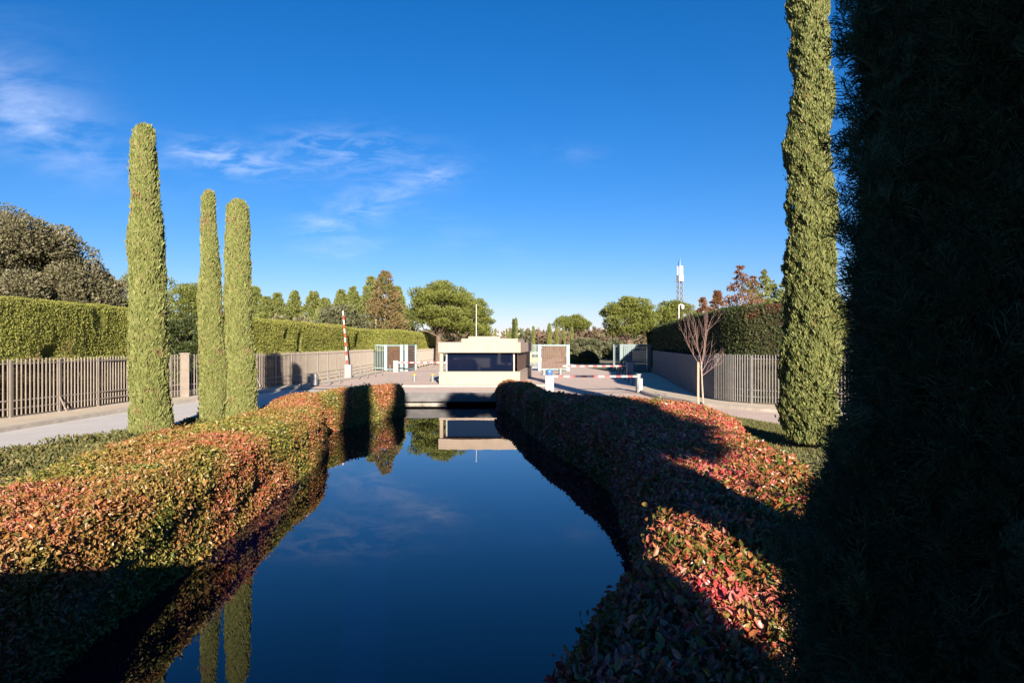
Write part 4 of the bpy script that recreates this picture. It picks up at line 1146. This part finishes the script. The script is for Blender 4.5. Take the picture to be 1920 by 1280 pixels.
dome_bush('dome_shrub', ((1102-960)/1280*102, 102, 0), 1.6, 1.7, 2500, 0.2, M['dark_leaf'], 'dark clipped dome shrub past the entry barriers', 'shrub')
dome_bush('dome_shrub', ((1073-960)/1280*104, 104, 0), 1.2, 1.1, 1500, 0.2, M['cover_leaf'], 'small green dome shrub by the gate post', 'shrub')
house('white_house', ((944-960)/1280*420, 420, 0), 22, 10, 9.5, 'long white house on the ridge above the gatehouse roof')
house('white_house', ((990-960)/1280*420, 420, 0), 22, 10, 8.0, 'white house on the ridge to the far side of the cypress pair')
house('white_house', ((1039-960)/1280*420, 420, 0), 5, 8, 8.4, 'tiny white house glimpsed between the four cypresses')
house('white_house', ((1121-960)/1280*230, 230, 0), 6, 6, 3.2, 'pale low pavilion past the clipped dome shrub')

def woodland():
    mb = MB()
    n = 900
    ang = rng.uniform(-0.62, 0.62, n); Y = rng.uniform(300, 560, n)
    X = np.tan(ang)*Y
    h = (6.0+Y*0.008)*rng.uniform(0.75, 1.1, n)
    cs = np.stack([X, Y, h*0.55], 1)
    clump_leaves(mb, cs, h*0.75, 60, 1.7, flat=0.7, up=0.3, wid=0.55)
    tag(mb.build('woodland', M['wood_leaf']), 'low brownish wood along the horizon', 'woodland', kind='stuff')
woodland()
def far_hill():
    x = np.linspace(-1500, 1500, 61); y = np.linspace(600, 1500, 16)
    X, Y = np.meshgrid(x, y)
    Z = 16*np.exp(-((Y-1100)/260)**2)*(1+0.4*np.sin(X/190.0)+0.25*np.sin(X/71.0+1))-1.0
    mb = MB(); mb.grid(np.stack([X, Y, Z], 2))
    tag(mb.build('hills', M['wood_leaf'], None, True), kind='structure')
far_hill()

# low planting beside the road and lawn by the bridge
def ground_cover():
    mb = MB()
    lv = smooth_path(L_VERGE, 0.5)
    def pts_between(n, y0, y1, fa, fb):
        y = rng.uniform(y0, y1, n); u = rng.random(n)
        return np.stack([fa(y)*(1-u)+fb(y)*u, y, np.zeros(n)], 1)
    verge = lambda y: np.interp(y, lv[:, 1], lv[:, 0])+0.15
    p = pts_between(60000, 4, 36, verge, lambda y: l_out(np.clip(y, -8, 35.4))-0.05)
    hz = np.clip(0.16+wobble(p, 0.16, 0.9, 3), 0.02, 0.5)
    p[:, 2] = hz*rng.random(len(p))
    n = np.tile(np.array((0.0, 0, 1.0)), (len(p), 1))
    sz = rng.uniform(0.06, 0.12, len(p))
    scatter(mb, p, n, sz*1.2, sz*0.7, out=0.7, up=0.3, rnd=0.8, jitter=0.02)
    tag(mb.build('ground_cover', M['cover_leaf']), 'low trimmed ground cover between the pond hedge and the road', 'ground cover', kind='stuff')
    g = MB()
    rv = smooth_path(R_VERGE, 0.5)
    vr = lambda y: np.interp(y, rv[:, 1], rv[:, 0])-0.1
    p = pts_between(50000, 10, 39.5, lambda y: r_out(np.clip(y, -8, 37.4)), vr)
    p = p[p[:, 0] < vr(p[:, 1])]
    n = np.tile(np.array((0.0, 0, 1.0)), (len(p), 1))
    sz = rng.uniform(0.06, 0.12, len(p))
    scatter(g, p, n, sz, sz*0.3, out=0.9, up=0.3, rnd=0.5, jitter=0.02)
    tag(g.build('grass', M['grass']), 'short green grass between the shaded hedge and the entry lane', 'grass', kind='stuff')
ground_cover()

# ------------------------------------------------------------------ sky, sun, camera
def sky():
    w = bpy.data.worlds.new('World'); scene.world = w; w.use_nodes = True
    nt = w.node_tree; bg = nt.nodes['Background']
    s = nt.nodes.new('ShaderNodeTexSky'); s.sky_type = 'NISHITA'
    s.sun_disc = False
    s.sun_elevation = math.radians(ELEV)
    s.sun_rotation = math.radians(180-10.1)
    s.air_density = 1.0; s.dust_density = 0.0; s.ozone_density = 6.0
    hs = nt.nodes.new('ShaderNodeHueSaturation'); hs.inputs['Saturation'].default_value = SKY_SAT
    nt.links.new(s.outputs[0], hs.inputs['Color'])
    tint = mix_col(nt, 1.0, hs.outputs[0], (1.15, 0.86, 0.95), 'MULTIPLY')
    tc = nt.nodes.new('ShaderNodeTexCoord'); sp = nt.nodes.new('ShaderNodeSeparateXYZ')
    nt.links.new(tc.outputs['Generated'], sp.inputs[0])
    def mth(op, a, b=None, clamp=False):
        n = nt.nodes.new('ShaderNodeMath'); n.operation = op; n.use_clamp = clamp
        for i, v in enumerate((a, b)):
            if v is None: continue
            if isinstance(v, bpy.types.NodeSocket): nt.links.new(v, n.inputs[i])
            else: n.inputs[i].default_value = v
        return n.outputs[0]
    yy = mth('MAXIMUM', sp.outputs[1], 0.05)
    u, v = mth('DIVIDE', sp.outputs[0], yy), mth('DIVIDE', sp.outputs[2], yy)
    cb = nt.nodes.new('ShaderNodeCombineXYZ'); nt.links.new(u, cb.inputs[0]); nt.links.new(v, cb.inputs[1])
    total = None
    # cirrus wisps: heading of each (tangent plane of the forward direction), tilt, length, breadth, density, ripple
    for (px, py, ang, ln, wd, k, sc) in [(30, 195, -32, 0.16, 0.055, 0.75, 5), (110, 265, -14, 0.16, 0.035, 0.55, 6), (60, 60, -35, 0.12, 0.05, 0.10, 4), (430, 298, -10, 0.085, 0.02, 1.0, 16), (640, 285, -2, 0.10, 0.03, 0.6, 16),
                                         (820, 328, 8, 0.04, 0.016, 0.6, 20), (690, 380, 22, 0.11, 0.03, 0.5, 14), (620, 430, -14, 0.05, 0.018, 0.55, 14), (650, 468, 5, 0.06, 0.015, 0.35, 14), (1080, 290, -5, 0.05, 0.015, 0.12, 16), (880, 450, -10, 0.10, 0.03, 0.12, 10), (1060, 590, 2, 0.3, 0.02, 0.25, 5)]:
        mp = nt.nodes.new('ShaderNodeMapping'); mp.vector_type = 'TEXTURE'
        mp.inputs['Location'].default_value = ((px-960)/1280, (645-py)/1280, 0)
        mp.inputs['Rotation'].default_value = (0, 0, math.radians(ang))
        mp.inputs['Scale'].default_value = (ln, wd, 1)
        nt.links.new(cb.outputs[0], mp.inputs[0])
        g = nt.nodes.new('ShaderNodeVectorMath'); g.operation = 'DOT_PRODUCT'
        nt.links.new(mp.outputs[0], g.inputs[0]); nt.links.new(mp.outputs[0], g.inputs[1])
        fall = mth('POWER', 2.718, mth('MULTIPLY', g.outputs['Value'], -1.0))
        n = nt.nodes.new('ShaderNodeTexNoise'); n.inputs['Scale'].default_value = 1.0; n.inputs['Detail'].default_value = 7; n.inputs['Roughness'].default_value = 0.62; n.inputs['Distortion'].default_value = 0.5
        m2 = nt.nodes.new('ShaderNodeMapping'); m2.inputs['Rotation'].default_value = (0, 0, math.radians(-ang)); m2.inputs['Scale'].default_value = (sc*1.0, sc*3.2, 1)
        m2.inputs['Location'].default_value = (px*0.013, py*0.017, 0)
        nt.links.new(cb.outputs[0], m2.inputs[0]); nt.links.new(m2.outputs[0], n.inputs['Vector'])
        rip = mth('MULTIPLY', mth('SUBTRACT', n.outputs[0], 0.42), 4.0, True)
        t = mth('MULTIPLY', mth('MULTIPLY', fall, rip), k)
        total = t if total is None else mth('ADD', total, t)
    front = mth('GREATER_THAN', sp.outputs[1], 0.05)
    total = mth('MULTIPLY', mth('MULTIPLY', total, front), 0.55, True)
    mixn = mix_col(nt, total, tint, CLOUD)
    nt.links.new(mixn, bg.inputs['Color'])
    bg.inputs['Strength'].default_value = SKY_STRENGTH

SKY_STRENGTH, SKY_SAT, CLOUD = 0.057, 1.19, (5.8, 6.6, 8.8)
sky()
sun = bpy.data.lights.new('sun', 'SUN'); sun.energy = 5.0; sun.angle = math.radians(0.5); sun.color = (1.0, 0.90, 0.76)
so = bpy.data.objects.new('sun', sun); COL.objects.link(so)
ld = Vector((LIGHT.x*math.cos(math.radians(ELEV)), LIGHT.y*math.cos(math.radians(ELEV)), -math.sin(math.radians(ELEV))))
so.rotation_euler = ld.to_track_quat('-Z', 'Y').to_euler(); so.location = (10, -40, 30)

cam = bpy.data.cameras.new('camera'); cam.lens = 24.0; cam.sensor_width = 36.0
cam.shift_y = 5/1920; cam.clip_start = 0.05; cam.clip_end = 8000
co = bpy.data.objects.new('camera', cam); COL.objects.link(co)
co.location = (0, 0, EYE); co.rotation_euler = (math.radians(90), 0, 0)
scene.camera = co
scene.view_settings.view_transform = 'Standard'; scene.view_settings.look = 'None'
scene.view_settings.exposure = 1.4; scene.view_settings.gamma = 1.0
scene.cycles.max_bounces = 5; scene.cycles.diffuse_bounces = 2; scene.cycles.glossy_bounces = 4
